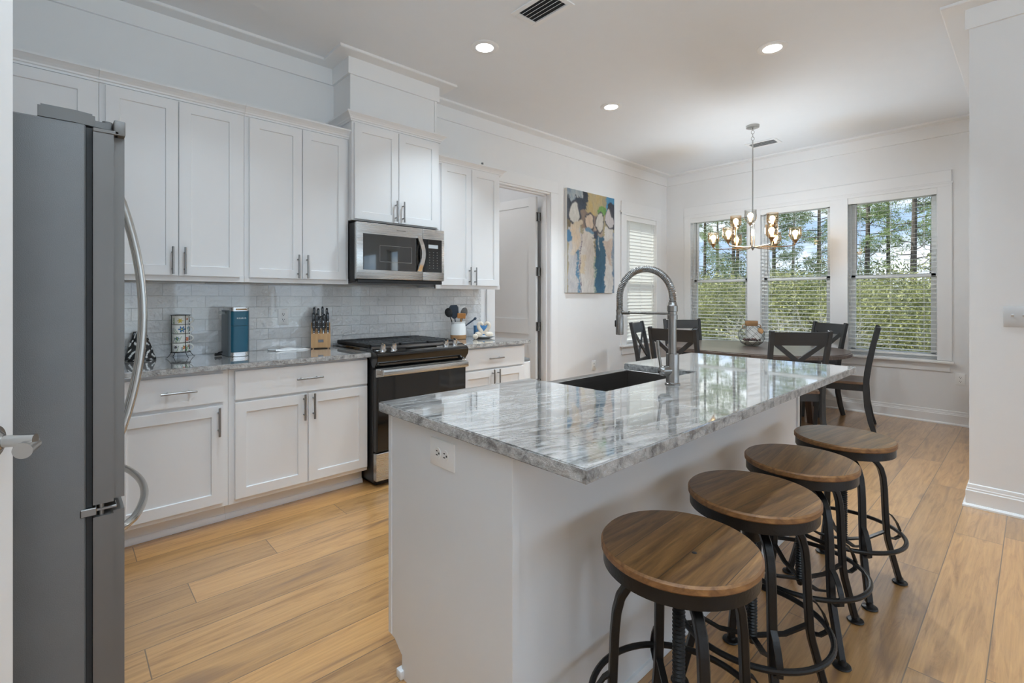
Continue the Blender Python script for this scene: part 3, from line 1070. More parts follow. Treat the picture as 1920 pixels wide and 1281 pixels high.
# ================================================================== CABINETS
def shaker(name, parent, x0, x1, z0, z1, y, rail=.058, flat=False):
    """a door or drawer front facing -Y, its front face at y"""
    bm = BM()
    box(bm, x0, x1, y, y + .02, z0, z1)
    bm.normal_update()
    f = min(bm.faces, key=lambda q: q.calc_center_median().y)
    if not flat:
        r = bmesh.ops.inset_individual(bm, faces=[f], thickness=rail, use_even_offset=True)
        r2 = bmesh.ops.inset_individual(bm, faces=[f], thickness=.0025, use_even_offset=True)
        for q in f.verts: q.co.y += .009
    ed = [e for e in bm.edges if all(abs(q.co.y - y) < 1e-4 and (min(abs(q.co.x - x0), abs(q.co.x - x1)) < 1e-4 and True or min(abs(q.co.z - z0), abs(q.co.z - z1)) < 1e-4) for q in e.verts)
          and (abs(e.verts[0].co.x - e.verts[1].co.x) < 1e-4 and min(abs(e.verts[0].co.x - x0), abs(e.verts[0].co.x - x1)) < 1e-4 or abs(e.verts[0].co.z - e.verts[1].co.z) < 1e-4 and min(abs(e.verts[0].co.z - z0), abs(e.verts[0].co.z - z1)) < 1e-4)]
    if ed: bmesh.ops.bevel(bm, geom=ed, offset=.0025, segments=2, affect='EDGES')
    return obj(name, bm, 'cabinet_paint', parent, smooth=25)


def pull(parent, x, z, y, vertical=True, L=.158):
    bm = BM()
    h = L / 2
    if vertical:
        cyl(bm, (x, y - .032, z - h), (x, y - .032, z + h), .006, seg=14)
        for s in (-1, 1): cyl(bm, (x, y, z + s * .048), (x, y - .032, z + s * .048), .0048, seg=10)
    else:
        cyl(bm, (x - h, y - .032, z), (x + h, y - .032, z), .006, seg=14)
        for s in (-1, 1): cyl(bm, (x + s * .048, y, z), (x + s * .048, y - .032, z), .0048, seg=10)
    return obj('handle', bm, 'handle_nickel', parent)


CROWN = [(0, 0), (.010, 0), (.012, .010), (.018, .014), (.020, .022), (.030, .034), (.044, .046), (.050, .050), (.050, .060), (0, .060)]
YU, YB_ = 3.41, YW - .0015     # upper cabinet face frame and wall


def upper(label, x0, x1, z0, z1, doors, yf=YU, crown=None, ztop=None, group='white wall cabinets over the counter', lip=True):
    t = thing('wall_cabinet', label, 'cabinet', ((x0 + x1) / 2, YW, z0), group, world=True)
    bm = BM(); box(bm, x0, x1, yf, YB_, z0 + .012, z1, .0015)
    if lip: box(bm, x0, x1, yf - .004, yf + .02, z0, z0 + .04, .001)
    obj('carcass', bm, 'cabinet_paint', t)
    for a, b_, c, d, hs in doors:
        dr = shaker('door', t, a, b_, c, d, yf - .020)
        if hs: pull(dr, hs[0], hs[1], yf - .020)
    bm = BM()
    sweep(bm, crown, [(o_, z + ztop) for o_, z in CROWN])
    obj('crown_molding', bm, 'cabinet_paint', t, smooth=0)
    return t


zc = 2.418
upper('white wall cabinet above the refrigerator, mostly hidden by the door and fridge', -.745, .150, 1.86, 2.43, [(-.72, -.31, 1.90, zc, None), (-.30, .124, 1.90, zc, None)],
      crown=[(.150, YU), (-.745, YU)], ztop=2.425)
upper('white two-door wall cabinet above the mug rack and coffee maker', .151, .8515, 1.372, 2.43,
      [(.177, .5015, 1.402, zc, (.473, 1.489)), (.506, .824, 1.402, zc, (.533, 1.489))], crown=[(.8515, YU), (.151, YU)], ztop=2.425)
upper('white two-door wall cabinet above the knife block, left of the microwave', .8525, 1.536, 1.372, 2.43,
      [(.879, 1.203, 1.402, zc, (1.174, 1.484)), (1.2075, 1.514, 1.402, zc, (1.233, 1.484))], crown=[(1.545, YU), (.8525, YU)], ztop=2.425)
YD = 3.352
upper('short white wall cabinet directly above the microwave, set forward and higher', 1.537, 2.29, 1.825, 2.555,
      [(1.552, 1.905, 1.845, 2.538, (1.876, 1.932)), (1.910, 2.266, 1.845, 2.538, (1.938, 1.932))], yf=YD,
      crown=[(2.29, YW - .003), (2.29, YD), (1.537, YD), (1.537, YW - .003)], ztop=2.550, lip=False)
upper('narrow white two-door wall cabinet right of the microwave', 2.292, 3.005, 1.352, 2.43,
      [(2.342, 2.660, 1.382, zc - .01, (2.632, 1.464)), (2.665, 2.983, 1.382, zc - .01, (2.693, 1.464))],
      crown=[(3.005, YW - .003), (3.005, YU), (2.292, YU), (2.292, YW - .003)], ztop=2.405)
bm = BM(); cyl(bm, (2.80, 3.41, 2.466), (2.80, 3.41, 2.498), .010, seg=14); box(bm, 2.786, 2.814, 3.40, 3.42, 2.4655, 2.4705, .001)
tag(obj('metal_hook', bm, 'gray_plastic'), 'tiny grey hook on top of the cabinet right of the microwave', 'hook')

# ---- base cabinets
YF = 3.092
CT = 0.905


def base(label, x0, x1, parts, right_end=True):
    t = thing('base_cabinet', label, 'cabinet', ((x0 + x1) / 2, YF, 0), 'white base cabinets under the wall counter', world=True)
    bm = BM(); box(bm, x0, x1, YF, YB_, .105, CT - .033, .0015)
    box(bm, x0, x1 - (.0 if not right_end else .0), YF + .082, YB_, .0, .106)
    obj('carcass', bm, 'cabinet_paint', t)
    for kind, a, b_, c, d, hs in parts:
        q = shaker(kind, t, a, b_, c, d, YF - .020, flat=kind == 'drawer')
        if kind == 'drawer':
            pull(q, hs[0], hs[1], YF - .020, False, .16)
        elif hs:
            pull(q, hs[0], hs[1], YF - .020)
    bm = BM(); sweep(bm, [(x1, YF + .082), (x0, YF + .082)], [(0, .001), (.017, .001), (.017, .014), (.012, .026), (.007, .032), (0, .032)])
    obj('toe_molding', bm, 'cabinet_paint', t)
    return t


base('white base cabinet nearest the fridge with one drawer over one door', .02, .692,
     [('drawer', .18, .665, .694, .855, (.455, .775)), ('door', .18, .665, .132, .676, (.640, .590))])
base('wide white base cabinet left of the range, one drawer over two doors', .693, 1.527,
     [('drawer', .722, 1.520, .694, .858, (1.13, .778)), ('door', .722, 1.125, .132, .680, (1.099, .602)), ('door', 1.129, 1.520, .132, .680, (1.157, .602))])
base('white base cabinet right of the range under the utensil crock', 2.296, 3.022,
     [('drawer', 2.318, 2.996, .694, .858, (2.655, .775)), ('door', 2.318, 2.655, .132, .680, (2.628, .602)), ('door', 2.660, 2.996, .132, .680, (2.688, .602))])


def slab(name, poly, z0, z1, label, cat='countertop', holes=False):
    """stone slab with polished top and rough chipped edges"""
    bm = BM(); prism(bm, poly, z0, z1)
    for f in bm.faces:
        f.material_index = 0 if f.normal.z > .5 else 1
    top = [e for e in bm.edges if all(abs(q.co.z - z1) < 1e-5 for q in e.verts) or all(abs(q.co.z - z0) < 1e-5 for q in e.verts)]
    bmesh.ops.bevel(bm, geom=top, offset=.003, segments=2, affect='EDGES')
    return tag(obj(name, bm, ['granite', 'granite_edge'], smooth=0), label, cat)


yc = 3.045
slab('countertop', [(.0, yc), (1.533, yc), (1.533, YB_ - .012), (.0, YB_ - .012)], CT - .032, CT, 'grey granite countertop left of the range, holding mugs and coffee maker')
slab('countertop', [(2.2935, yc), (3.052, yc), (3.052, YB_ - .012), (2.2935, YB_ - .012)], CT - .032, CT, 'short grey granite countertop right of the range, holding the crock')

# ================================================================== MICROWAVE
mx0, mx1, mz0, mz1 = 1.541, 2.286, 1.392, 1.818
my = 3.275
t = thing('microwave', 'stainless steel microwave mounted above the range', 'microwave', ((mx0 + mx1) / 2, YW, mz0), world=True)
bm = BM(); box(bm, mx0, mx1, my + .035, YB_ - .014, mz0, mz1 - .002, .003)
obj('case', bm, 'black_plastic', t)
xs = 2.085
bm = BM()
box(bm, mx0 - .004, xs - .001, my, my + .034, mz0 + .018, mz1, .004, 2)
dr = obj('door', bm, 'steel_x', t)
bm = BM(); box(bm, mx0 + .045, xs - .012, my - .0015, my + .004, mz0 + .085, mz1 - .080, .001)
wn = obj('door_glass', bm, 'mirror_glass', dr)
bm = BM()
for a in ((mx0 + .175, xs - .10, mz1 - .160, mz1 - .157), (mx0 + .175, xs - .10, mz0 + .147, mz0 + .150), (mx0 + .175, mx0 + .178, mz0 + .147, mz1 - .157), (xs - .103, xs - .10, mz0 + .147, mz1 - .157)):
    box(bm, a[0], a[1], my - .0021, my - .0014, a[2], a[3])
obj('window_border', bm, 'gray_plastic', wn, smooth=0)
bm = BM()
beam(bm, [(xs - .040, my - .004, mz0 + .090)] + [(xs - .040 + .020 * math.sin(PI * k / 8), my - .012 - .030 * math.sin(PI * k / 8), mz0 + .092 + .262 * k / 8) for k in range(9)] + [(xs - .040, my - .004, mz0 + .356)], .034, .012, (1, 0, 0))
obj('handle', bm, 'chrome', dr)
bm = BM(); box(bm, xs + .001, mx1 + .002, my, my + .034, mz0 + .018, mz1, .004, 2)
cp = obj('control_side', bm, 'steel_x', t)
bm = BM(); box(bm, xs + .002, mx1 - .022, my - .0015, my + .004, mz0 + .085, mz1 - .080, .001)
kp = obj('control_panel', bm, 'black_gloss', cp)
bm = BM(); box(bm, xs + .052, mx1 - .060, my - .0024, my - .0014, mz1 - .150, mz1 - .122)
obj('display', bm, 'lcd', kp, smooth=0)
bm = BM()
for r_ in range(7):
    for c_ in range(3):
        box(bm, xs + .058 + c_ * .036, xs + .066 + c_ * .036, my - .0022, my - .0014, mz1 - .185 - r_ * .021, mz1 - .180 - r_ * .021)
obj('keypad', bm, 'gray_plastic', kp, smooth=0)
bm = BM()
for k in range(6):
    box(bm, mx0 + .315 + k * .013, mx0 + .325 + k * .013, my - .0006, my + .0005, mz1 - .041, mz1 - .034)
obj('emblem', bm, 'gray_plastic', dr, smooth=0)
bm = BM(); box(bm, mx0 + .01, mx1 - .01, my + .012, YB_ - .03, mz0 - .010, mz0 + .017, .004)
obj('underside_vent', bm, 'black_plastic', t)

# ================================================================== RANGE
rx0, rx1 = 1.5345, 2.2925
ry = 2.985
t = thing('range', 'black and stainless slide-in gas range between the counters', 'range', ((rx0 + rx1) / 2, 3.35, 0), world=True)
bm = BM(); box(bm, rx0 + .004, rx1 - .004, ry + .045, YB_ - .014, .03, .885, .003)
box(bm, rx0 + .03, rx1 - .03, ry + .06, 3.6, 0.001, .03)
obj('body', bm, 'black_plastic', t)
bm = BM(); box(bm, rx0 + .006, rx1 - .006, ry + .035, YB_ - .014, .886, .926, .006, 2)
ck = obj('cooktop', bm, 'black_gloss', t)
gx = (rx1 - rx0 - .05) / 3
for k in range(3):
    bm = BM()
    a, b_ = rx0 + .025 + k * gx + .003, rx0 + .025 + (k + 1) * gx - .003
    c, d = ry + .135, YB_ - .045
    for q in ((a, a + .014, c, d), (b_ - .014, b_, c, d), (a, b_, c, c + .014), (a, b_, d - .014, d)):
        box(bm, *q, .9262, .950, .003)
    for j in range(1, 9):
        yy = c + (d - c) * j / 9
        box(bm, a + .012, b_ - .012, yy - .005, yy + .005, .936, .953, .002)
    box(bm, (a + b_) / 2 - .006, (a + b_) / 2 + .006, c, d, .936, .951, .002)
    obj('grate', bm, 'cast_iron', ck)
# sloping control shelf
bm = BM(); extrude_x(bm, [(ry + .115, .888), (ry + .115, .930), (ry + .100, .934), (ry - .012, .905), (ry - .030, .888), (ry - .024, .850), (ry + .012, .806), (ry + .05, .806)], rx0, rx1)
bmesh.ops.bevel(bm, geom=[e for e in bm.edges if abs(e.verts[0].co.x - e.verts[1].co.x) < 1e-4], offset=.003, segments=2, affect='EDGES')
cs_ = obj('control_shelf', bm, 'black_gloss', t)
bm = BM(); extrude_x(bm, [(ry + .102, .9355), (ry + .104, .9345), (ry - .006, .9060), (ry - .008, .9075)], rx0 + .02, rx1 - .02)
obj('trim_strip', bm, 'chrome', cs_)
nv = Vector((0, -.25, .968)).normalized()
for x in (rx0 + .078, rx0 + .160, rx1 - .160, rx1 - .078):
    p = Vector((x, ry + .048, .921))
    bm = BM(); cyl(bm, p, p + nv * .008, .026, .024, 24); cyl(bm, p + nv * .006, p + nv * .034, .0195, .017, 24)
    T = BM(); box(T, -.0045, .0045, -.019, .019, .028, .044, .002)
    join(bm, T, Matrix.Translation(p) @ nv.to_track_quat('Z', 'Y').to_matrix().to_4x4())
    obj('knob', bm, 'chrome', cs_)
bm = BM(); box(bm, rx0 + .250, rx1 - .250, ry + .028, ry + .074, .9195, .927, .002)
obj('touch_panel', bm, 'black_gloss', cs_)
# oven door
bm = BM(); box(bm, rx0 + .006, rx1 - .006, ry, ry + .044, .238, .792, .004)
od = obj('oven_door', bm, 'black_plastic', t)
bm = BM(); box(bm, rx0 + .016, rx1 - .016, ry - .003, ry + .004, .246, .742, .002)
obj('oven_glass', bm, 'black_gloss', od)
bm = BM(); box(bm, rx0 + .004, rx1 - .004, ry - .004, ry + .006, .742, .800, .002)
box(bm, rx0 + .030, rx1 - .018, ry - .054, ry - .036, .752, .796, .006, 2)
box(bm, rx0 + .030, rx0 + .048, ry - .040, ry, .757, .791, .003); box(bm, rx1 - .036, rx1 - .018, ry - .040, ry, .757, .791, .003)
obj('handle', bm, 'steel_x', od)
bm = BM(); box(bm, rx0 + .006, rx1 - .006, ry, ry + .044, .045, .230, .004)
obj('drawer', bm, 'steel_x', t)

# ================================================================== REFRIGERATOR (doors face along the counter, its side faces the camera)
fy0, fy1 = 1.800, 2.712
t = thing('refrigerator', 'stainless french-door refrigerator at the left, its grey side facing out', 'refrigerator', (-.25, 2.25, 0), world=True)
bm = BM(); box(bm, -.655, .052, fy0, fy1, .03, 1.755, .004)
box(bm, -.60, .0, fy0 + .05, fy1 - .05, .001, .03)
obj('cabinet', bm, 'fridge_side', t)
bm = BM(); box(bm, .053, .066, fy0 + .012, fy1 - .012, .05, 1.750)
obj('gasket', bm, 'slot_dark', t, smooth=0)
ym = (fy0 + fy1) / 2


def fdoor(name, y0, y1, z0, z1):
    bm = BM(); box(bm, .067, .138, y0, y1, z0, z1)
    ed = [e for e in bm.edges if all(q.co.x > .1 for q in e.verts) and abs(e.verts[0].co.z - e.verts[1].co.z) > .1]
    bmesh.ops.bevel(bm, geom=ed, offset=.026, segments=10, affect='EDGES')
    bm.normal_update()
    for f in bm.faces:
        f.material_index = 0 if f.normal.x > .04 else 1
    return obj(name, bm, ['steel_y', 'fridge_edge'], t, smooth=0)


dl = fdoor('door', fy0 - .004, ym - .002, .690, 1.738)
dr = fdoor('door', ym + .002, fy1 + .004, .690, 1.738)
fz = fdoor('freezer_drawer', fy0 - .004, fy1 + .004, .07, .655)
for d_, s in ((dl, -1), (dr, 1)):
    y = ym + s * .040
    pts = [(.132, y, .735)] + [(.142 + .082 * math.sin(PI * k / 16) ** .8, y, .745 + .925 * k / 16) for k in range(17)] + [(.132, y, 1.68)]
    bm = BM(); tube(bm, pts, .0105, 14); obj('handle', bm, 'nickel', d_)
pts = [(.132, fy0 + .070, .582)] + [(.142 + .082 * math.sin(PI * k / 16) ** .7, fy0 + .075 + (fy1 - fy0 - .15) * k / 16, .582) for k in range(17)] + [(.132, fy1 - .070, .582)]
bm = BM(); tube(bm, pts, .0120, 14); obj('handle', bm, 'nickel', fz)
# hinge covers and hinges
for y0, y1, s in ((fy0 + .003, fy0 + .082, 1), (fy1 - .082, fy1 - .003, -1)):
    bm = BM()
    a = [(-.045, y0), (.030, y0), (.072, y0 + .012), (.118, y0 + .020), (.118, y1 - .030), (.075, y1 - .018), (.030, y1), (-.045, y1)]
    prism(bm, a[:3] + a[5:], 1.7565, 1.792)
    bmesh.ops.bevel(bm, geom=[e for e in bm.edges if all(q.co.z > 1.78 for q in e.verts)], offset=.006, segments=2, affect='EDGES')
    prism(bm, [(.070, y0 + .014), (.108, y0 + .020), (.108, y1 - .032), (.070, y1 - .022)], 1.757, 1.775)
    cyl(bm, (.100, (y0 + y1) / 2 - .006, 1.7505), (.100, (y0 + y1) / 2 - .006, 1.781), .012, seg=18)
    obj('hinge_cover', bm, 'gray_plastic', t)
bm = BM(); box(bm, .066, .124, fy0 - .005, fy1 + .005, 1.7385, 1.750, .002); box(bm, .112, .1385, fy0 - .005, fy1 + .005, 1.7385, 1.782, .004, 2)
obj('top_trim', bm, 'fridge_edge', t)
bm = BM(); box(bm, .040, .075, fy0 - .003, fy0 + .030, .660, .682, .002); box(bm, .070, .120, fy0 + .004, fy0 + .05, .668, .676, .002); cyl(bm, (.085, fy0 + .012, .655), (.085, fy0 + .012, .695), .007, seg=12)
obj('hinge', bm, 'hinge_metal', t)

# ================================================================== ISLAND
IX0, IX1, IY0, IY1 = .808, 3.052, .641, 1.548
IT = .912
EX = .838; LX = 3.028; BY = .905; FY = 1.522
t = thing('kitchen_island', 'white kitchen island cabinet under the granite top', 'island', (1.93, 1.2, 0), world=True)
bm = BM()
box(bm, EX + .02, LX - .02, BY + .014, FY, .10, IT - .0365)
# open the top for the sink: the carcass keeps clear of it
bm.free(); bm = BM()
SX0, SX1 = 1.530, 2.290
box(bm, EX + .02, SX0 - .02, BY + .014, FY, .10, IT - .0365); box(bm, SX1 + .02, LX - .02, BY + .014, FY, .10, IT - .0365)
box(bm, SX0 - .02, SX1 + .02, BY + .014, BY + .09, .10, IT - .0365); box(bm, SX0 - .02, SX1 + .02, BY + .09, FY, .10, .60)
box(bm, EX + .02, LX - .02, BY + .014, FY - .09, 0, .10)
obj('carcass', bm, 'island_paint', t)
for nm, xa, xb in (('end_panel', EX, EX + .0195), ('end_panel', LX - .0195, LX)):
    bm = BM()
    poly = [(BY, 0), (FY - .078, 0), (FY - .078, .075), (FY - .030, .108), (FY + .006, .112), (FY + .006, IT - .0365), (BY, IT - .0365)]
    extrude_x(bm, poly, xa, xb)
    box(bm, xa - .003, xb + .001, FY - .012, FY + .008, .113, IT - .034, .001)
    box(bm, xa - .001, xb + .003, BY - .006, BY + .012, 0, IT - .034, .001)
    obj(nm, bm, 'island_paint', t, smooth=25)
bm = BM(); box(bm, EX + .0205, LX - .0205, BY + .004, BY + .0135, 0, IT - .0365)
obj('back_panel', bm, 'island_paint', t)
bm = BM(); sweep(bm, [(LX - .020, BY + .004), (EX + .022, BY + .004)][::-1][::-1], [(0, .001), (.014, .001), (.014, .010), (.008, .022), (0, .024)])
sweep(bm, [(EX + .03, FY - .09), (LX - .03, FY - .09)], [(0, .001), (.014, .001), (.014, .014), (.008, .026), (0, .028)])
box(bm, EX - .012, EX + .022, FY - .090, FY - .060, 0, .03, .004, 2)
obj('shoe_molding', bm, 'island_paint', t)
for k in range(4):
    a = EX + .03 + k * .54; b_ = a + .53
    if k in (1, 2): continue
    q = BM(); box(q, a, b_, FY + .0005, FY + .02, .13, .70, .002)
    obj('door', q, 'cabinet_paint', t)

# granite top, notched for the apron sink
yn = 1.128
poly = [(IX0, IY0), (IX1, IY0), (IX1, IY1), (SX1 - .008, IY1), (SX1 - .008, yn), (SX0 + .010, yn), (SX0 + .010, IY1), (IX0, IY1)]
slab('countertop', poly, IT - .034, IT, 'polished grey granite island top with the sink and faucet')

# ---- apron sink
ZS = IT - .0345
t = thing('kitchen_sink', 'stainless apron sink set into the island top', 'sink', ((SX0 + SX1) / 2, 1.34, .62), world=True)
bm = BM()
ax0, ax1, ay0, ay1 = SX0 - .006, SX1 + .006, 1.112, 1.572
w = .016
zb = .66
for a in ((ax0, ax0 + w, ay0, ay1), (ax1 - w, ax1, ay0, ay1), (ax0 + w, ax1 - w, ay0, ay0 + w), (ax0 + w, ax1 - w, ay1 - .05, ay1)):
    box(bm, *a, zb, ZS, .002)
box(bm, ax0, ax1, ay0, ay1, zb - .012, zb)
obj('basin', bm, 'sink_steel', t, smooth=30)
bm = BM(); lathe(bm, ((ax0 + ax1) / 2, 1.32, zb), [(0, .004), (.035, .004), (.045, .001), (.045, 0)], 28, cap=False)
obj('drain', bm, 'chrome', t)

# ---- faucet with pull-down spring spout
fx, fy = 1.872, 1.032
t = thing('faucet', 'brushed steel pull-down faucet with arched spout on the island', 'faucet', (fx, fy, IT), world=True)
z = IT + .0005
bm = BM(); lathe(bm, (fx, fy, z), [(.031, 0), (.031, .004), (.028, .006), (.0265, .008), (.0265, .123), (.0255, .127), (.018, .127)], 36)
cyl(bm, (fx, fy, z + .126), (fx, fy, z + .298), .0165, seg=28)
obj('body', bm, 'faucet_steel', t)
bm = BM(); lathe(bm, (fx, fy, z + .270), [(.0168, 0), (.021, 0), (.021, .018), (.0185, .020), (.0185, .032), (.0215, .034), (.0215, .056), (.0185, .060), (.0165, .072)], 32, cap=False)
obj('collar', bm, 'faucet_steel', t)
dv = Vector((-.045, 1, 0)).normalized()
Rr = .127
zc_ = 1.272
pts = [Vector((fx, fy, 1.245))] + [Vector((fx, fy, zc_)) + dv * (Rr - Rr * math.cos(a)) + Vector((0, 0, Rr * math.sin(a))) for a in np.linspace(0, PI, 40)] + [Vector((fx, fy, 1.205)) + dv * 2 * Rr]
dense = []
for a, b_ in zip(pts, pts[1:]):
    n_ = max(1, int((b_ - a).length / .0022))
    dense += [a.lerp(b_, k / n_) for k in range(n_)]
bm = BM(); tube(bm, dense, [.0148 + .0012 * math.sin(k * 2.1) for k in range(len(dense))], 16)
obj('spring_hose', bm, 'faucet_steel', t)
e_ = Vector((fx, fy, 0)) + dv * 2 * Rr
bm = BM(); lathe(bm, (e_.x, e_.y, 1.105), [(.012, 0), (.0165, 0), (.0170, .004), (.0170, .085), (.0155, .090), (.0155, .105), (.0165, .107), (.0165, .114)], 28)
hd = obj('spray_head', bm, 'faucet_steel', t)
bm = BM(); box(bm, -.006, .006, -.022, -.014, .035, .066, .003)
bm.transform(Matrix.Translation((e_.x, e_.y, 1.105)) @ Matrix.Rotation(R(200), 4, 'Z'))
obj('spray_button', bm, 'black_plastic', hd)
bm = BM(); a = Vector((fx, fy, 1.206)); b_ = Vector((e_.x, e_.y, 1.206))
cyl(bm, a, b_, .0052, seg=14); cyl(bm, b_ - dv * .050, b_ - dv * .016, .0085, seg=16)
obj('support_arm', bm, 'faucet_steel', t)
lv = Vector((-.62, .30, 0)).normalized()
bm = BM(); cyl(bm, Vector((fx, fy, z + .058)) + lv * .0, Vector((fx, fy, z + .058)) + lv * .046, .0215, seg=28)
ball(bm, Vector((fx, fy, z + .058)) + lv * .046, .0215, u=24, v=14)
p = Vector((fx, fy, z + .058)) + lv * .052
tube(bm, [p, p + lv * .012 + Vector((0, 0, .06)), p + lv * .020 + Vector((0, 0, .125))], [.0065, .0058, .0065], 12)
obj('lever', bm, 'faucet_steel', t)
# ================================================================== COUNTER THINGS
# ---- wire mug rack with four floral mugs
mxp, myp = .545, 3.600
t = thing('mug_rack', 'black wire rack holding a stack of four floral mugs', 'rack', (mxp, myp, CT), world=True)
bm = BM()
for k in range(4):
    a = R(20 + 90 * k)
    c_, s_ = math.cos(a), math.sin(a)
    tube(bm, [(mxp + .085 * c_, myp + .085 * s_, CT + .004), (mxp + .075 * c_, myp + .075 * s_, CT + .006), (mxp + .053 * c_, myp + .053 * s_, CT + .034), (mxp + .0525 * c_, myp + .0525 * s_, CT + .262)], .0018, 8)
for z in (.034, .262):
    tube(bm, [(mxp + .0525 * math.cos(2 * PI * k / 28), myp + .0525 * math.sin(2 * PI * k / 28), CT + z) for k in range(28)], .0018, 8, closed=True)
for a in (20, 110):
    c_, s_ = math.cos(R(a)), math.sin(R(a))
    tube(bm, [(mxp - .052 * c_, myp - .052 * s_, CT + .034), (mxp + .052 * c_, myp + .052 * s_, CT + .034)], .0018, 8)
obj('wire_frame', bm, 'stool_iron', t)


def floral(th, h, spots, seedn):
    col = np.array([.80, .785, .73])
    out = np.tile(col, (len(th), 1))
    r_ = np.random.default_rng(seedn)
    for (t0, h0, r0, c0) in spots:
        d = np.hypot((np.angle(np.exp(1j * (th - t0)))) * .047, h - h0)
        pet = r0 * (.72 + .28 * np.cos(6 * np.arctan2(h - h0, np.angle(np.exp(1j * (th - t0))) * .047)))
        out[d < pet] = c0
        out[d < r0 * .22] = (.75, .55, .08)
    for k in range(16):
        t0 = r_.uniform(-PI, PI); h0 = r_.uniform(.012, .030)
        d = np.abs(np.angle(np.exp(1j * (th - t0))) * .047 + (h - h0) * r_.uniform(-.7, .7))
        m_ = (d < .0015) & (h > .004) & (h < h0 + .014)
        out[m_] = [(.09, .25, .10), (.16, .28, .10), (.05, .12, .22)][k % 3]
    return out


view = -PI / 2 + .15
MUGS = [('lowest floral mug in the rack, red tulips on white', [(view - .9, .030, .011, (.02, .03, .10)), (view + .1, .028, .013, (.55, .07, .05)), (view + .75, .034, .010, (.60, .18, .08))]),
        ('second floral mug from the bottom of the rack, red and blue flowers', [(view - .7, .026, .014, (.03, .10, .20)), (view + .55, .022, .016, (.60, .05, .04)), (view + 1.3, .03, .01, (.5, .1, .1))]),
        ('third floral mug up in the rack, large blue blossom', [(view - .15, .028, .021, (.03, .14, .32)), (view + .7, .036, .010, (.10, .30, .45))]),
        ('topmost floral mug in the rack, yellow flower', [(view - .35, .024, .017, (.60, .42, .06)), (view + .5, .034, .009, (.50, .12, .06)), (view + 1.1, .02, .01, (.1, .25, .12))])]
for i, (lab, spots) in enumerate(MUGS):
    z0 = CT + .0365 + i * .0558
    NT, NH = 96, 18
    V = []; F = []; TH = []; HH = []
    prof = [(.030, 0), (.040, .001)] + [(.0445 + .0025 * (k / NH), .003 + .050 * k / NH) for k in range(NH + 1)] + [(.0440, .0525), (.041, .012), (.0, .010)]
    for r_, h_ in prof:
        for k in range(NT):
            a = 2 * PI * k / NT
            V.append((mxp + r_ * math.cos(a), myp + r_ * math.sin(a), z0 + h_)); TH.append(a); HH.append(h_ if r_ > .0442 else -1)
    for j in range(len(prof) - 1):
        for k in range(NT):
            F.append((j * NT + k, j * NT + (k + 1) % NT, (j + 1) * NT + (k + 1) % NT, (j + 1) * NT + k))
    F.append(tuple(reversed(range(NT))))
    TH = np.array(TH); HH = np.array(HH)
    col = floral(TH, HH, spots, 50 + i)
    col[HH < 0] = (.80, .785, .73)
    t = thing('mug', lab, 'mug', (mxp, myp, z0), 'floral mugs in the wire rack', world=True)
    raw('cup', V, F, 'painted_gloss', t, True, col)
    ha = R(-36)
    d_ = Vector((math.cos(ha), math.sin(ha), 0))
    c_ = Vector((mxp, myp, z0 + .028))
    bm = BM(); tube(bm, [c_ + d_ * (.044 + .029 * math.sin(a)) + Vector((0, 0, .019 * math.cos(a))) for a in np.linspace(.15, PI - .15, 14)], .0042, 10)
    obj('handle', bm, 'mug_white', t)

# ---- coffee maker
kx0, kx1, ky0, ky1 = .772, .882, 3.400, 3.600
t = thing('coffee_maker', 'slim blue-green single-cup coffee maker with steel lid and base', 'coffee maker', ((kx0 + kx1) / 2, 3.5, CT), world=True)


def rbox(bm, x0, x1, y0, y1, z0, z1, r, seg=5):
    poly = []
    for cx_, cy_, a0 in ((x1 - r, y1 - r, 0), (x0 + r, y1 - r, 90), (x0 + r, y0 + r, 180), (x1 - r, y0 + r, 270)):
        for k in range(seg + 1):
            a = R(a0 + 90 * k / seg)
            poly.append((cx_ + r * math.cos(a), cy_ + r * math.sin(a)))
    return prism(bm, poly, z0, z1)


bm = BM(); rbox(bm, kx0 - .008, kx1 + .004, ky0 + .012, ky1, CT + .002, CT + .290, .016)
obj('housing', bm, 'teal_dark', t)
bm = BM(); rbox(bm, kx0, kx1, ky0, ky0 + .12, CT + .028, CT + .192, .030, 8); rbox(bm, kx0, kx1, ky0, ky0 + .12, CT + .194, CT + .284, .030, 8)
fr = obj('front_shell', bm, 'teal', t)
bm = BM(); rbox(bm, kx0 - .001, kx1 + .001, ky0 - .001, ky0 + .13, CT + .002, CT + .027, .030, 8)
obj('base_band', bm, 'steel_x', t)
bm = BM(); rbox(bm, kx0 - .002, kx1 + .002, ky0 - .002, ky1 - .01, CT + .285, CT + .309, .028, 8)
ld = obj('lid', bm, 'steel_x', t)
bm = BM(); box(bm, kx0 + .030, kx1 - .018, ky0 - .010, ky0 + .004, CT + .291, CT + .301, .004, 2)
obj('lid_handle', bm, 'brass', ld)
bm = BM(); box(bm, kx0 - .030, kx0 - .008, ky0 + .06, ky0 + .16, CT + .265, CT + .284, .002)
obj('water_tank', bm, 'vase_glass', t, smooth=0)
bm = BM(); tube(bm, [(kx0 - .006, ky1 - .03, CT + .02), (kx0 - .030, ky1 - .06, CT + .022), (kx0 - .045, ky1 - .075, CT + .016), (kx0 - .025, ky1 - .085, CT + .009), (kx0 - .06, ky1 - .09, CT + .012)], [.004, .004, .004, .006, .010], 10)
obj('power_plug', bm, 'black_plastic', t)
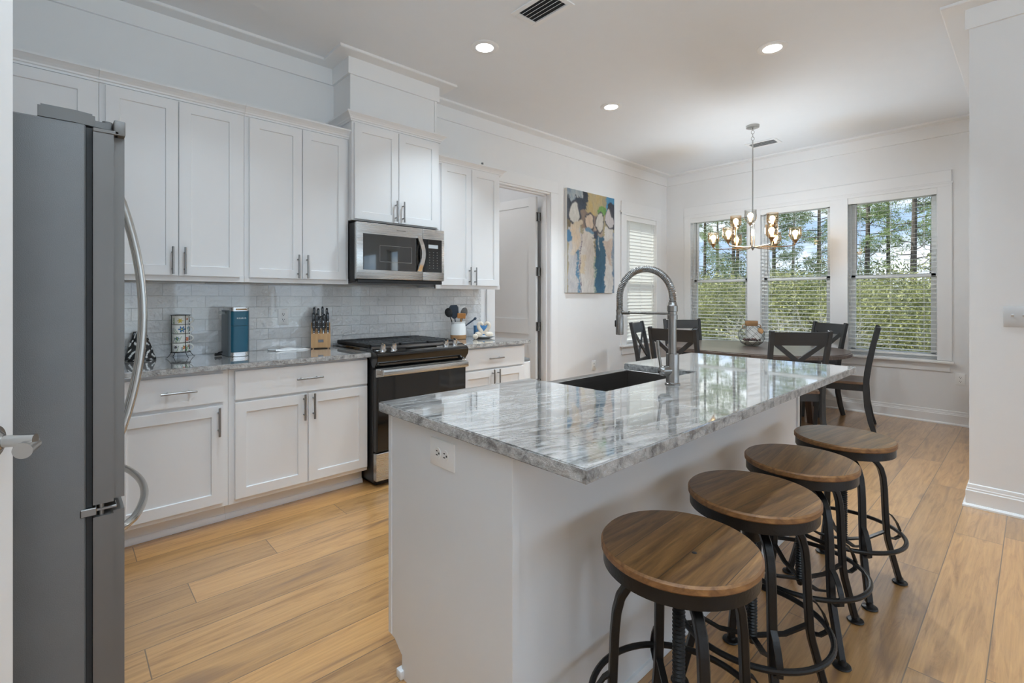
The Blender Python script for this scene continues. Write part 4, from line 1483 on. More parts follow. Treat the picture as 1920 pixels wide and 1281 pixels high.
# lettering on the front
cu = bpy.data.curves.new('lettering', 'FONT'); cu.body = 'KEURIG'; cu.size = .0125; cu.extrude = .0004; cu.align_x = 'CENTER'; cu.space_character = 1.3
to = bpy.data.objects.new('lettering_tmp', cu); C.objects.link(to)
bpy.context.view_layer.update()
me = bpy.data.meshes.new_from_object(to.evaluated_get(bpy.context.evaluated_depsgraph_get()))
bpy.data.objects.remove(to)
me.materials.clear()
lt = link('lettering', me, 'white_plastic', None)
lt.parent = fr
me.transform(Matrix.Translation(((kx0 + kx1) / 2 + .008, ky0 - .0008, CT + .236)) @ Matrix.Rotation(R(90), 4, 'X'))

# ---- knife block and knives (block turned a little to the camera)
KB = Matrix.Translation((1.405, 3.585, CT + .001)) @ Matrix.Rotation(R(-20), 4, 'Z')
t = thing('knife_block', 'light wooden knife block between the outlet and the range', 'knife block', KB.to_translation())
t.rotation_euler = (0, 0, R(-20))
bm = BM(); extrude_x(bm, [(-.060, .006), (.060, .006), (.060, .10), (.050, .185), (.034, .185), (-.034, .108), (-.060, .108)], -.066, .066)
bmesh.ops.bevel(bm, geom=bm.edges[:], offset=.002, segments=2, affect='EDGES')
for x in (-.055, .045):
    for y in (-.055, .045):
        box(bm, x, x + .01, y, y + .01, -.0005, .007)
obj('wood_body', bm, 'block_wood', t)
bm = BM(); box(bm, -.018, .018, -.0625, -.0595, .045, .065, .001)
obj('badge', bm, 'block_badge', t)


def knife(lx, ly, lz, tilt, L, wd, label, steel=False):
    p = KB @ Vector((lx, ly, lz))
    k = thing('kitchen_knife', label, 'knife', p, 'knives in the wooden block')
    k.rotation_euler = (R(tilt), 0, R(-20))
    bm = BM()
    beam(bm, [(0, 0, .004), (0, .001, L * .3), (0, -.001, L * .65), (0, .004, L * .92), (0, .008, L)], [.015, .0165, .0175, .0165, .010], [wd * .8, wd, wd * .9, wd * 1.05, wd * .8], (1, 0, 0))
    bmesh.ops.bevel(bm, geom=bm.edges[:], offset=.0016, segments=1, affect='EDGES')
    obj('grip', bm, 'black_plastic', k)
    bm = BM(); box(bm, -.0015, .0015, -wd * .3, wd * .3, -.004, .008); obj('blade', bm, 'chrome', k)
    bm = BM()
    for f in (.14, .5, .84):
        cyl(bm, (0, -wd * .62, L * f), (0, wd * .62, L * f), .0019, seg=8)
        cyl(bm, (-.0092, 0, L * f), (.0092, 0, L * f), .0019, seg=8)
    obj('rivets', bm, 'chrome', k)


for i, lx in enumerate((-.046, -.014, .018, .048)):
    knife(lx, -.047, .112, -3, .095, .017, ('leftmost', 'second', 'third', 'rightmost')[i] + ' of the four short steak knives in front of the knife block')
NM = ['leftmost', 'second from left', 'middle', 'second from right', 'rightmost']
for i, lx in enumerate((-.050, -.026, .0, .026, .050)):
    knife(lx, -.008, .140, -6, (.118, .112, .090, .108, .118)[i], .020, NM[i] + ' black knife in the middle row of the knife block')
for i, lx in enumerate((-.044, -.016, .014, .044)):
    knife(lx, .032, .184, -6, (.112, .104, .118, .106)[i], .022, ('leftmost', 'second', 'third', 'rightmost')[i] + ' long black knife in the back row of the knife block')

# ---- crumpled clear pouch lying flat
NX, NY = 26, 12
V = []; F = []
for j in range(NY + 1):
    for i in range(NX + 1):
        u, v_ = i / NX, j / NY
        e_ = min(u, 1 - u, v_, 1 - v_)
        z = CT + .002 + .013 * min(1, e_ * 6) * (.7 + .5 * math.sin(9 * u + 3 * v_) * math.cos(7 * v_)) + (.012 * max(0, 1 - u * 7))
        V.append((1.075 + .225 * u + .02 * math.sin(v_ * 5), 3.53 + .11 * v_, z))
for j in range(NY):
    for i in range(NX):
        a = j * (NX + 1) + i
        F.append((a, a + 1, a + NX + 2, a + NX + 1))
n0 = len(V)
V += [(x, y, CT + .0008) for x, y, z in V]
F += [tuple(n0 + q for q in reversed(f)) for f in list(F)]
rim = [i for i in range(NX + 1)] + [(j * (NX + 1) + NX) for j in range(1, NY + 1)] + [NY * (NX + 1) + i for i in range(NX - 1, -1, -1)] + [j * (NX + 1) for j in range(NY - 1, 0, -1)]
for a, b_ in zip(rim, rim[1:] + rim[:1]):
    F.append((b_, a, n0 + a, n0 + b_))
tag(raw('plastic_bag', V, F, 'white_film', None, True), 'flat white plastic bag lying left of the knife block', 'bag')

# ---- patterned black pouch leaning by the fridge
NX = 30
V = []; F = []; colr = []
for j in range(NX + 1):
    for i in range(NX + 1):
        u, v_ = i / NX, j / NX
        w_ = .075 * (1 - .62 * v_)
        bulge = .030 * (1 - v_) * math.sin(PI * u)
        V.append((.345 + (u - .5) * 2 * w_, 3.585 - bulge - .035 * (1 - v_) + .02, CT + .002 + .165 * v_))
        s = math.sin(23 * u + 5 * math.sin(9 * v_)) + math.sin(19 * v_ + 4 * math.sin(11 * u + 2))
        colr.append((.62, .62, .60) if s > .95 else (.012, .012, .013))
for j in range(NX):
    for i in range(NX):
        a = j * (NX + 1) + i
        F.append((a, a + 1, a + NX + 2, a + NX + 1))
n0 = len(V)
V += [(x, 3.66 - (3.62 - y) * .15, z) for x, y, z in V]; colr += colr
F += [tuple(n0 + q for q in reversed(f)) for f in list(F)]
rim = list(range(NX + 1)) + [j * (NX + 1) + NX for j in range(1, NX + 1)] + [NX * (NX + 1) + i for i in range(NX - 1, -1, -1)] + [j * (NX + 1) for j in range(NX - 1, 0, -1)]
for a, b_ in zip(rim, rim[1:] + rim[:1]):
    F.append((b_, a, n0 + a, n0 + b_))
tag(raw('foil_pouch', V, F, 'painted_gloss', None, True, np.array(colr)), 'black and white patterned pouch standing beside the fridge handle', 'pouch')
t = thing('toaster_oven', 'sliver of a white countertop appliance behind the fridge door edge', 'appliance', (.12, 3.45, CT), world=True)
bm = BM(); box(bm, -.15, .212, 3.33, 3.60, CT + .012, CT + .205, .012, 3)
for x in (-.13, .17): box(bm, x, x + .03, 3.35, 3.38, CT + .0005, CT + .014); box(bm, x, x + .03, 3.55, 3.58, CT + .0005, CT + .014)
obj('case', bm, 'white_plastic', t)
bm = BM(); box(bm, -.12, .205, 3.3285, 3.331, CT + .05, CT + .18, .001); box(bm, .2115, .2135, 3.40, 3.44, CT + .05, CT + .17, .0008); obj('door_glass', bm, 'black_gloss', t)

# ---- utensil crock
cxp, cyp = 2.612, 3.520
t = thing('utensil_crock', 'white and clay stoneware crock right of the range', 'crock', (cxp, cyp, CT), world=True)
bm = BM(); lathe(bm, (cxp, cyp, CT), [(.0, .001), (.066, .001), (.0705, .006), (.0715, .030), (.0715, .040)], 40, cap=False)
obj('clay_foot', bm, 'crock_clay', t)
bm = BM(); lathe(bm, (cxp, cyp, CT), [(.0716, .040), (.0712, .065), (.068, .105), (.062, .135), (.060, .145), (.064, .152), (.0635, .157), (.059, .156), (.056, .140), (.064, .07), (.0, .05)], 40, cap=False)
obj('glazed_body', bm, 'crock_white', t)


def utensil(kind, lab, base, tip, mats, head):
    b0 = Vector((cxp, cyp, CT)) + Vector(base); tp = Vector((cxp, cyp, CT)) + Vector(tip)
    k = thing(kind, lab, 'utensil', b0, 'utensils standing in the crock')
    d = (tp - b0)
    bm = BM(); tube(bm, [(0, 0, 0), d * .5, d * .82], [.005, .0055, .0045], 10)
    obj('handle', bm, mats[0], k)
    T = BM(); head(T)
    T.transform(Matrix.Translation(d * .80) @ Matrix.Rotation(R(-40), 4, 'Z') @ Matrix.Rotation(math.atan2(d.x * .77 - d.y * .64, d.z), 4, 'Y'))
    obj('head', T, mats[1], k)


def spat(T):
    prism_pts = [(-.012, 0), (.012, 0), (.040, .030), (.045, .095), (.036, .118), (-.020, .124), (-.042, .100), (-.040, .030)]
    a = [T.verts.new((x, -.002, z)) for x, z in prism_pts]; b_ = [T.verts.new((x, .002, z)) for x, z in prism_pts]
    T.faces.new(a); T.faces.new(list(reversed(b_)))
    for i in range(8): T.faces.new((a[i], b_[i], b_[(i + 1) % 8], a[(i + 1) % 8]))
    bmesh.ops.recalc_face_normals(T, faces=T.faces[:])


def spoon(T):
    ball(T, (0, 0, .045), .05, .62, .16, .98, 18, 12)


def ladle(T):
    ball(T, (0, -.004, .04), .04, .85, .35, 1.05, 18, 12)
    for z in (.02, .04, .06): box(T, -.024, .024, -.021, -.017, z - .003, z + .003)


def brushh(T):
    box(T, -.036, .036, -.026, .026, .0, .046, .003)


def tongs(T):
    box(T, -.007, .007, -.002, .002, -.02, .06, .001); ball(T, (0, 0, .06), .012, 1, .4, 1.3)


utensil('slotted_spoon', 'black slotted spoon leaning left in the crock', (-.02, .01, .06), (-.090, .02, .235), ('black_plastic', 'black_plastic'), ladle)
utensil('spatula', 'large blue-grey spatula standing tallest in the crock', (.0, .02, .06), (-.030, .02, .215), ('navy', 'navy'), spat)
utensil('serving_spoon', 'dark grey spoon upright at the right of the crock', (.02, .02, .06), (.060, .0, .225), ('gray_plastic', 'gray_plastic'), spoon)
utensil('wooden_mallet', 'wooden block-headed mallet in front of the spatula in the crock', (.01, -.02, .06), (.006, -.040, .218), ('block_wood', 'orange_wood'), brushh)
utensil('tongs', 'thin brass-coloured tongs at the right of the crock', (.02, .035, .06), (.078, .050, .215), ('block_wood', 'nickel'), tongs)
utensil('spoon', 'short dark spoon leaning far right out of the crock', (.030, -.025, .10), (.092, -.072, .158), ('navy', 'navy'), tongs)

# ---- plate with two folded towel swans
px, py = 2.845, 3.445
t = thing('plate', 'blue-rimmed white plate under the folded towel swans', 'plate', (px, py, CT), world=True)
bm = BM(); lathe(bm, (px, py, CT), [(0, .002), (.055, .001), (.062, .003), (.100, .017), (.103, .019), (.100, .021), (.060, .007), (.0, .006)], 44, cap=False)
obj('dish', bm, 'crock_white', t)
bm = BM(); tube(bm, [(px + .1025 * math.cos(2 * PI * k / 40), py + .1025 * math.sin(2 * PI * k / 40), CT + .0195) for k in range(40)], .0022, 8, closed=True)
obj('rim', bm, 'teal_dark', t)
vr = Vector((.74, -.67, 0))      # sideways as the camera sees it
for s, lab in ((-1, 'left of two cream towel swans on the plate, its neck forming half a heart'), (1, 'right of two cream towel swans on the plate, its neck forming half a heart')):
    t = thing('towel_swan', lab, 'folded towel', Vector((px, py, CT + .008)) + vr * s * .028, 'cream towel swans on the plate', world=True)
    o_ = Vector((px, py, CT)) + Vector((0, 0, .0075))
    pts = [o_ + vr * (s * x) + Vector((0, 0, z)) for x, z in ((.012, .030), (.016, .046), (.030, .066), (.046, .090), (.050, .112), (.042, .128), (.026, .132), (.012, .120), (.008, .108))]
    bm = BM(); tube(bm, pts, [.019, .019, .018, .0175, .017, .0165, .016, .013, .007], 14)
    obj('neck', bm, 'cream_cloth', t)
    bm = BM(); ball(bm, o_ + vr * s * .046 + Vector((.0, .0, .030)), .04, 1.0, .8, .58, 18, 12)
    for k in range(3):
        ball(bm, o_ + vr * s * (.066 - .012 * k) + Vector((.02 - .02 * k, .02 - .015 * k, .028 + .004 * k)), .022, 1, .6, .8, 12, 8)
    obj('body', bm, 'cream_cloth', t)
t = thing('seashell', 'small cream seashell between the crock and the plate', 'shell', (2.705, 3.40, CT))
bm = BM(); lathe(bm, (0, 0, 0), [(0, 0), (.012, .006), (.024, .022), (.021, .040), (.010, .052), (.0, .056)], 20, cap=False); bm.transform(Matrix.Translation((0, 0, .020)) @ Matrix.Rotation(R(70), 4, 'X') @ Matrix.Translation((0, 0, -.02)))
lo = min(q.co.z for q in bm.verts); bm.transform(Matrix.Translation((0, 0, .001 - lo)))
obj('shell', bm, 'cream_cloth', t)
# ---- blue printed box behind the swans
t = thing('blue_box', 'small blue box standing behind the towel swans', 'box', (2.955, 3.60, CT))
t.rotation_euler = (0, 0, R(-8))
bm = BM(); box(bm, -.085, .066, -.020, .020, .001, .108, .003, 2); obj('carton', bm, 'blue_print', t)
bm = BM(); tube(bm, [(.030 + .019 * math.cos(a), -.0203, .046 + .019 * math.sin(a)) for a in np.linspace(0, 2 * PI, 28)[:-1]], .0016, 6, closed=True)
tube(bm, [(.030 + .010 * math.cos(a), -.0203, .046 + .010 * math.sin(a)) for a in np.linspace(.5, 5.5, 18)], .0014, 6)
tube(bm, [(-.02, -.0203, .03), (-.02, -.0203, .066)], .0014, 6)
obj('emblem', bm, 'navy', t)
# ---- bin past the right cabinet
t = thing('trash_bin', 'grey lidded trash bin with a white liner past the right base cabinet', 'trash bin', (3.235, 3.42, 0))
bm = BM(); lathe(bm, (0, 0, 0), [(.10, .001), (.105, .005), (.128, .66), (.0, .66)], 32); obj('bucket', bm, 'gray_plastic', t)
bm = BM(); lathe(bm, (0, 0, 0), [(.131, .45), (.1335, .50), (.1315, .58), (.1340, .665), (.130, .670), (.122, .668)], 40, cap=False)
for q in bm.verts: q.co.x *= 1 + .012 * math.sin(13 * q.co.z + 40 * q.co.y); q.co.y *= 1 + .012 * math.sin(31 * q.co.x)
obj('liner', bm, 'white_film', t)
bm = BM(); lathe(bm, (0, 0, 0), [(.0, .700), (.09, .698), (.125, .690), (.130, .676), (.130, .671)], 32, cap=False); obj('lid', bm, 'gray_plastic', t)

# ================================================================== PAINTING
def paint(u, v):
    """u 0..1 left to right, v 0..1 top to bottom -> linear rgb"""
    n = lambda a, b_, p: np.sin(a * u * 6.3 + 1.7 * np.sin(b_ * v * 5 + p) + p) * np.cos(b_ * v * 7 + p * 2)
    u0_, v0_ = u, v
    u = u + .020 * np.sin(11 * v + 3 * np.sin(7 * u)) * np.cos(5 * u + 2) + .010 * np.sin(31 * v + 9 * u) + .006 * np.sin(67 * v + 23 * np.sin(9 * u))
    v = v + .016 * np.sin(13 * u0_ + 4 * np.sin(6 * v0_)) + .008 * np.sin(37 * u0_ + 11 * v0_)
    w = .5 + .5 * (n(3, 2, .3) * .5 + n(7, 5, 1.1) * .3 + n(17, 11, 2.) * .2)
    rag = .018 * n(9, 13, .5) + .012 * n(21, 29, 1.3)
    col = np.zeros(u.shape + (3,))
    def put(mask, c, c2=None):
        c = np.array(c)
        if c2 is None: c2 = c * .82
        col[mask] = (c * w[..., None] + np.array(c2) * (1 - w[..., None]))[mask]
    put(u > -1, (.46, .36, .17), (.28, .27, .22))
    put((u > .28) & (u < .72) & (v < .22), (.55, .38, .13), (.40, .36, .26))
    put((u < .40 + rag) & (v < .36), (.020, .022, .028), (.05, .07, .10))
    put((u < .16 + rag) & (v < .10 + rag), (.08, .19, .30), (.55, .53, .48))
    put((u + rag > .08) & (u < .30) & (v < .05 - rag), (.62, .60, .55), (.2, .28, .34))
    put((u > .80 + rag) & (v < .20), (.05, .22, .42), (.10, .30, .46))
    put((np.hypot((u - .93) / .12, (v - .20) / .14) < 1 + rag * 4), (.022, .024, .03), (.05, .05, .07))
    put((np.hypot((u - .70) / .10, (v - .165) / .065) < 1 + rag * 5), (.10, .27, .06), (.20, .34, .10))
    put((u > .28) & (u < .62) & (v > .20) & (v < .38), (.16, .12, .15), (.30, .22, .13))
    put((u < .10 + rag) & (v > .28) & (v < .48), (.05, .05, .05), (.28, .20, .08))
    put((u > .55) & (u < .75) & (v > .30) & (v < .42), (.55, .45, .38), (.25, .18, .12))
    # robes
    put((u > .02) & (u < .26 + rag) & (v > .36), (.42, .42, .45), (.60, .58, .55))
    put((u > .07 + rag) & (u < .24 + rag) & (v > .31) & (v < .62), (.66, .50, .33), (.62, .58, .52))
    put((np.hypot((u - .04) / .05, (v - .46) / .07) < 1), (.06, .20, .36))
    put((u > .20 + rag) & (u < .245 + rag) & (v > .60), (.05, .16, .26), (.16, .30, .44))
    put((u > .255 + rag + .05 * (v < .42)) & (u < .555 + rag - .05 * (v < .40)) & (v > .385 + rag), (.68, .67, .63), (.62, .56, .52))
    put((u > .28) & (u < .36 + rag) & (v > .64) & (v < .82 + rag), (.62, .50, .32), (.66, .60, .50))
    put((u > .545 + rag) & (u < .60 + rag) & (v > .62), (.30, .42, .24), (.40, .44, .46))
    put((u > .575 + rag) & (u < .80 + rag * .6) & (v > .40 + .12 * np.abs(u - .66)), (.030, .105, .185), (.05, .145, .235))
    put((u > .52 + rag) & (u < .62) & (v > .36) & (v < .46), (.02, .06, .12), (.05, .05, .07))
    put((u > .645 + rag * .3) & (u < .665 + rag * .3) & (v > .38) & (v < .58), (.50, .56, .60))
    put((u > .79 + rag) & (u < .965 + rag) & (v > .33), (.66, .65, .62), (.60, .55, .50))
    put((u > .76 + rag) & (u < .95 + rag) & (v > .45) & (v < .72) & (v < .45 + (u - .70) * 1.4) , (.50, .38, .31), (.60, .52, .44))
    put((u > .955 + rag * .5) & (v > .36), (.04, .12, .22), (.42, .44, .46))
    put((u > .26 + rag * .6) & (u < .275 + rag * .6) & (v > .42), (.20, .16, .22))
    # heads
    for cx_, cy_, rx_, ry_, c in ((.155, .215, .098, .105, (.66, .63, .57)), (.455, .285, .082, .075, (.64, .50, .38)), (.675, .275, .082, .088, (.66, .62, .56)), (.885, .23, .078, .085, (.60, .55, .55))):
        d = np.hypot((u - cx_) / (rx_ * 1.22), (v - cy_) / (ry_ * 1.2))
        put((d < 1 + rag * 3), (.03, .03, .035), (.10, .10, .12))
        d = np.hypot((u - cx_) / rx_, (v - cy_) / ry_)
        put((d < 1 + rag * 2.5), c)
    put((np.hypot((u - .45) / .08, (v - .385) / .028) < 1 + rag * 4), (.06, .19, .33), (.30, .40, .48))
    put((np.hypot((u - .22) / .10, (v - .33) / .030) < 1 + rag * 4), (.66, .55, .40))
    fine = (.93 + .07 * np.sin(230 * u + 31 * np.sin(40 * v)) * np.sin(160 * v + 13 * np.sin(60 * u)))
    return np.clip(col * fine[..., None], 0, 1)


ax0, ax1, az0, az1 = 4.274, 5.195, 1.337, 2.545
t = thing('painting', 'unframed abstract canvas of four figures between the pantry door and side window', 'painting', ((ax0 + ax1) / 2, YW, 1.94), world=True)
NU, NV = 170, 220
uu, vv = np.meshgrid(np.linspace(0, 1, NU), np.linspace(0, 1, NV))
colr = paint(uu, vv)
for k in range(2):
    q = np.pad(colr, ((1, 1), (1, 1), (0, 0)), mode='edge')
    colr = (q[1:-1, 1:-1] * 2 + q[:-2, 1:-1] + q[2:, 1:-1] + q[1:-1, :-2] + q[1:-1, 2:]) / 6
st_ = rng.uniform(size=(NV, NU)); st_ = sum(np.roll(st_, k, 0) for k in range(9)) / 9
colr = np.clip(colr * (1 + 0.6 * (st_ - .5)[..., None]), 0, 1).reshape(-1, 3)
V = np.stack([ax0 + uu * (ax1 - ax0), np.full_like(uu, YW - .0385), az1 - vv * (az1 - az0)], -1).reshape(-1, 3)
ii = (np.arange(NV - 1)[:, None] * NU + np.arange(NU - 1)[None]).ravel()
F = np.stack([ii, ii + NU, ii + NU + 1, ii + 1], 1)
raw('painted_face', V.tolist(), F.tolist(), 'painted', t, False, colr)
bm = BM(); box(bm, ax0, ax1, YW - .038, YW - .001, az0, az1, .001); obj('canvas', bm, 'canvas_side', t, smooth=0)

# ================================================================== CHANDELIER
hx, hy = 5.24, 1.99
t = thing('chandelier', 'nine-light chandelier of glass shades hanging over the dining table', 'chandelier', (hx, hy, H), world=True)
bm = BM(); lathe(bm, (hx, hy, H), [(0, -.030), (.045, -.030), (.062, -.024), (.064, -.001)], 36, cap=False); obj('canopy', bm, 'nickel', t)
bm = BM()
cyl(bm, (hx, hy, H - .030), (hx, hy, H - .052), .006, seg=12)
for z in (H - .068, H - .135):
    tube(bm, [(hx + .016 * math.cos(a) * .7, hy - .016 * math.cos(a) * .7, z + .018 * math.sin(a)) for a in np.linspace(0, 2 * PI, 22)[:-1]], .0028, 8, closed=True)
cyl(bm, (hx, hy, H - .085), (hx, hy, H - .118), .004, seg=10)
obj('hanging_loop', bm, 'nickel', t)
bm = BM(); cyl(bm, (hx, hy, H - .152), (hx, hy, 2.06), .0058, seg=14)
for a in range(3):
    c_, s_ = math.cos(R(30 + 120 * a)), math.sin(R(30 + 120 * a))
    cyl(bm, (hx + .016 * c_, hy + .016 * s_, 2.055), (hx + .016 * c_, hy + .016 * s_, 1.80), .0045, seg=10)
lathe(bm, (hx, hy, 2.045), [(0, .022), (.012, .018), (.025, 0), (.012, -.006), (0, -.006)], 24, cap=False)
lathe(bm, (hx, hy, 1.785), [(0, -.022), (.007, -.016), (.012, -.002), (.030, .008), (.030, .020), (0, .026)], 24, cap=False)
obj('stem', bm, 'nickel', t)


def lamp(cx_, cy_, cz_, kind, arm):
    """one glass shade with bulb, cup and arm; cz_ is the middle of the shade"""
    bm = BM(); tube(bm, arm, .0052, 10); ar = obj('arm', bm, 'brass' if kind == 'amber_glass' else 'nickel', t)
    bm = BM(); lathe(bm, (cx_, cy_, cz_), [(.005, -.092), (.012, -.088), (.018, -.074), (.028, -.064), (.030, -.058), (.0, -.056)], 20, cap=False)
    obj('cup', bm, 'brass' if kind == 'amber_glass' else 'nickel', ar)
    bm = BM(); lathe(bm, (cx_, cy_, cz_), [(.024, -.060), (.044, -.046), (.056, -.020), (.0575, .010), (.055, .040), (.0555, .066), (.0535, .066), (.0530, .040), (.0552, .010), (.0535, -.020), (.042, -.044), (.022, -.057)], 28, cap=False)
    obj('glass_shade', bm, kind, ar, smooth=60)
    bm = BM(); lathe(bm, (cx_, cy_, cz_), [(.0, -.052), (.010, -.050), (.011, -.030), (.018, -.014), (.027, .006), (.027, .016), (.018, .034), (.0, .041)], 18, cap=False)
    obj('bulb', bm, 'bulb_warm', ar)


for k in range(6):
    a = R(46 + 60 * k); c_, s_ = math.cos(a), math.sin(a)
    P_ = lambda r_, z: (hx + r_ * c_, hy + r_ * s_, z)
    lamp(hx + .38 * c_, hy + .38 * s_, 1.91, 'amber_glass', [P_(.02, 1.800), P_(.10, 1.792), P_(.33, 1.792), P_(.362, 1.797), P_(.378, 1.812), P_(.38, 1.825)])
for k in range(3):
    a = R(75 + 120 * k); c_, s_ = math.cos(a), math.sin(a)
    P_ = lambda r_, z: (hx + r_ * c_, hy + r_ * s_, z)
    lamp(hx + .20 * c_, hy + .20 * s_, 2.085, 'shade_glass' if k == 1 else 'amber_glass', [P_(.02, 1.806), P_(.10, 1.806), P_(.185, 1.810), P_(.20, 1.826), P_(.20, 2.0)])
d = bpy.data.lights.new('chandelier_light', 'POINT'); d.energy = 40; d.color = (.86, .94, 1); d.shadow_soft_size = .05
o = bpy.data.objects.new('chandelier_light', d); C.objects.link(o); o.location = (hx, hy, 1.95)

# ================================================================== floor-lamp stands for the added uplights, unseen behind the camera
for i, (x_, y_, p_) in enumerate(UPLIGHTS):
    t = thing('added_uplight', ('added uplight on a stand, unseen behind the camera, nearer the island', 'added uplight on a stand, unseen behind the camera, nearer the hall wall')[i], 'lamp', (x_, y_, 0))
    bm = BM(); lathe(bm, (0, 0, 0), [(0, .001), (.14, .001), (.145, .012), (.05, .028), (.0, .030)], 32); obj('base', bm, 'stool_iron', t)
    bm = BM(); cyl(bm, (0, 0, .028), (0, 0, 1.72), .012, seg=16); obj('pole', bm, 'stool_iron', t)
    bm = BM(); lathe(bm, (0, 0, 0), [(.02, 1.71), (.12, 1.73), (.20, 1.77), (.235, 1.815), (.225, 1.815), (.19, 1.775), (.11, 1.738), (.0, 1.72)], 36, cap=False); obj('bowl_shade', bm, 'white_plastic', t)
# ================================================================== DINING TABLE
tx, ty = 5.33, 2.03
t = thing('dining_table', 'oval dark wood dining table in front of the three windows', 'table', (tx, ty, 0), world=True)


def oval(n, a, b_, p=2.25):
    out = []
    for k in range(n):
        q = 2 * PI * k / n
        c_, s_ = math.cos(q), math.sin(q)
        out.append((tx + a * math.copysign(abs(c_) ** (2 / p), c_), ty + b_ * math.copysign(abs(s_) ** (2 / p), s_)))
    return out


bm = BM(); prism(bm, oval(72, .715, .865), .722, .760)
bmesh.ops.bevel(bm, geom=[e for e in bm.edges if all(q.co.z > .75 for q in e.verts)], offset=.010, segments=3, affect='EDGES')
obj('tabletop', bm, 'table_wood', t)
bm = BM()
o_, i_ = oval(72, .40, .62), oval(72, .38, .60)
for k in range(72):
    j = (k + 1) % 72
    vs = [bm.verts.new((*o_[k], .625)), bm.verts.new((*o_[j], .625)), bm.verts.new((*o_[j], .7215)), bm.verts.new((*o_[k], .7215))]
    bm.faces.new(vs)
    vs = [bm.verts.new((*i_[j], .625)), bm.verts.new((*i_[k], .625)), bm.verts.new((*i_[k], .7215)), bm.verts.new((*i_[j], .7215))]
    bm.faces.new(vs)
    bm.faces.new([bm.verts.new((*o_[j], .625)), bm.verts.new((*o_[k], .625)), bm.verts.new((*i_[k], .625)), bm.verts.new((*i_[j], .625))])
bmesh.ops.remove_doubles(bm, verts=bm.verts[:], dist=1e-5)
obj('apron', bm, 'chair_black', t)
for sx_ in (-1, 1):
    for sy_ in (-1, 1):
        bm = BM(); x, y = tx + sx_ * .24, ty + sy_ * .44
        beam(bm, [(x, y, .72), (x, y, .60), (x + sx_ * .01, y + sy_ * .01, .30), (x + sx_ * .03, y + sy_ * .03, .0)], [.075, .075, .062, .048], [.075, .075, .062, .048], (1, 0, 0))
        obj('leg', bm, 'leg_wood', t)

# ---- glass vase wrapped in a cord net
vx, vy = 5.47, 2.09
t = thing('glass_vase', 'round glass vase in a cord net with rope collar on the dining table', 'vase', (vx, vy, .760), world=True)
prof = [(.045, .001), (.075, .006), (.105, .035), (.124, .075), (.130, .110), (.124, .148), (.104, .180), (.080, .200), (.062, .212), (.057, .225), (.057, .262), (.060, .268), (.056, .268), (.054, .225), (.059, .214)]
bm = BM(); lathe(bm, (vx, vy, .760), prof, 40, cap=False); obj('glass_body', bm, 'vase_glass', t, smooth=60)
bm = BM(); lathe(bm, (vx, vy, .760), [(.0, .004), (.070, .008), (.098, .034), (.106, .048), (.0, .052)], 30, cap=False); obj('sand', bm, 'sand', t)
bm = BM()
for k in range(46):
    a = rng.uniform(0, 2 * PI); r_ = .098 * math.sqrt(rng.uniform(0, 1))
    ball(bm, (vx + r_ * math.cos(a), vy + r_ * math.sin(a), .760 + .056 + rng.uniform(0, .014)), rng.uniform(.008, .013), 1.2, 1, .7, 8, 6)
o = obj('pebbles', bm, 'pebble', t); o['kind'] = 'stuff'
bm = BM(); lathe(bm, (vx, vy, .760), [(.059, .214), (.0615, .218), (.0625, .238), (.0625, .262), (.0600, .267)], 32, cap=False); obj('rope_collar', bm, 'rope', t)
bm = BM()


def vr_(z):
    for (r0, z0), (r1, z1) in zip(prof, prof[1:]):
        if z0 <= z <= z1: return r0 + (r1 - r0) * (z - z0) / (z1 - z0 + 1e-9)
    return .06


for k in range(7):
    for s in (-1, 1):
        pts = []
        for q in range(16):
            z = .010 + .205 * q / 15
            a = 2 * PI * k / 7 + s * (q / 15) * 1.75
            r_ = vr_(z) + .0022
            pts.append((vx + r_ * math.cos(a), vy + r_ * math.sin(a), .760 + z))
        tube(bm, pts, .0016, 6)
obj('cord_net', bm, 'net_cord', t)
bm = BM()
for a0 in (R(147), R(-33)):
    c_, s_ = math.cos(a0), math.sin(a0)
    tube(bm, [(vx + c_ * (.080 + .030 * math.sin(q)), vy + s_ * (.080 + .030 * math.sin(q)), .760 + .206 + .022 * math.cos(q)) for q in np.linspace(-.4, PI + .2, 14)], .0042, 8)
obj('handle', bm, 'rope', t)
bm = BM(); q = Vector((-.70, -.55, 0)).normalized(); q2 = Vector((.72, -.70, 0)) * .06
T = BM(); ball(T, (0, 0, 0), .030, 1, .12, 1.1, 16, 10); T.transform(Matrix.Translation(Vector((vx, vy, .925)) + q * .104 + q2) @ Matrix.Rotation(R(-42), 4, 'Z') @ Matrix.Rotation(R(-28), 4, 'X')); join(bm, T)
obj('wooden_tag', bm, 'rope', t)

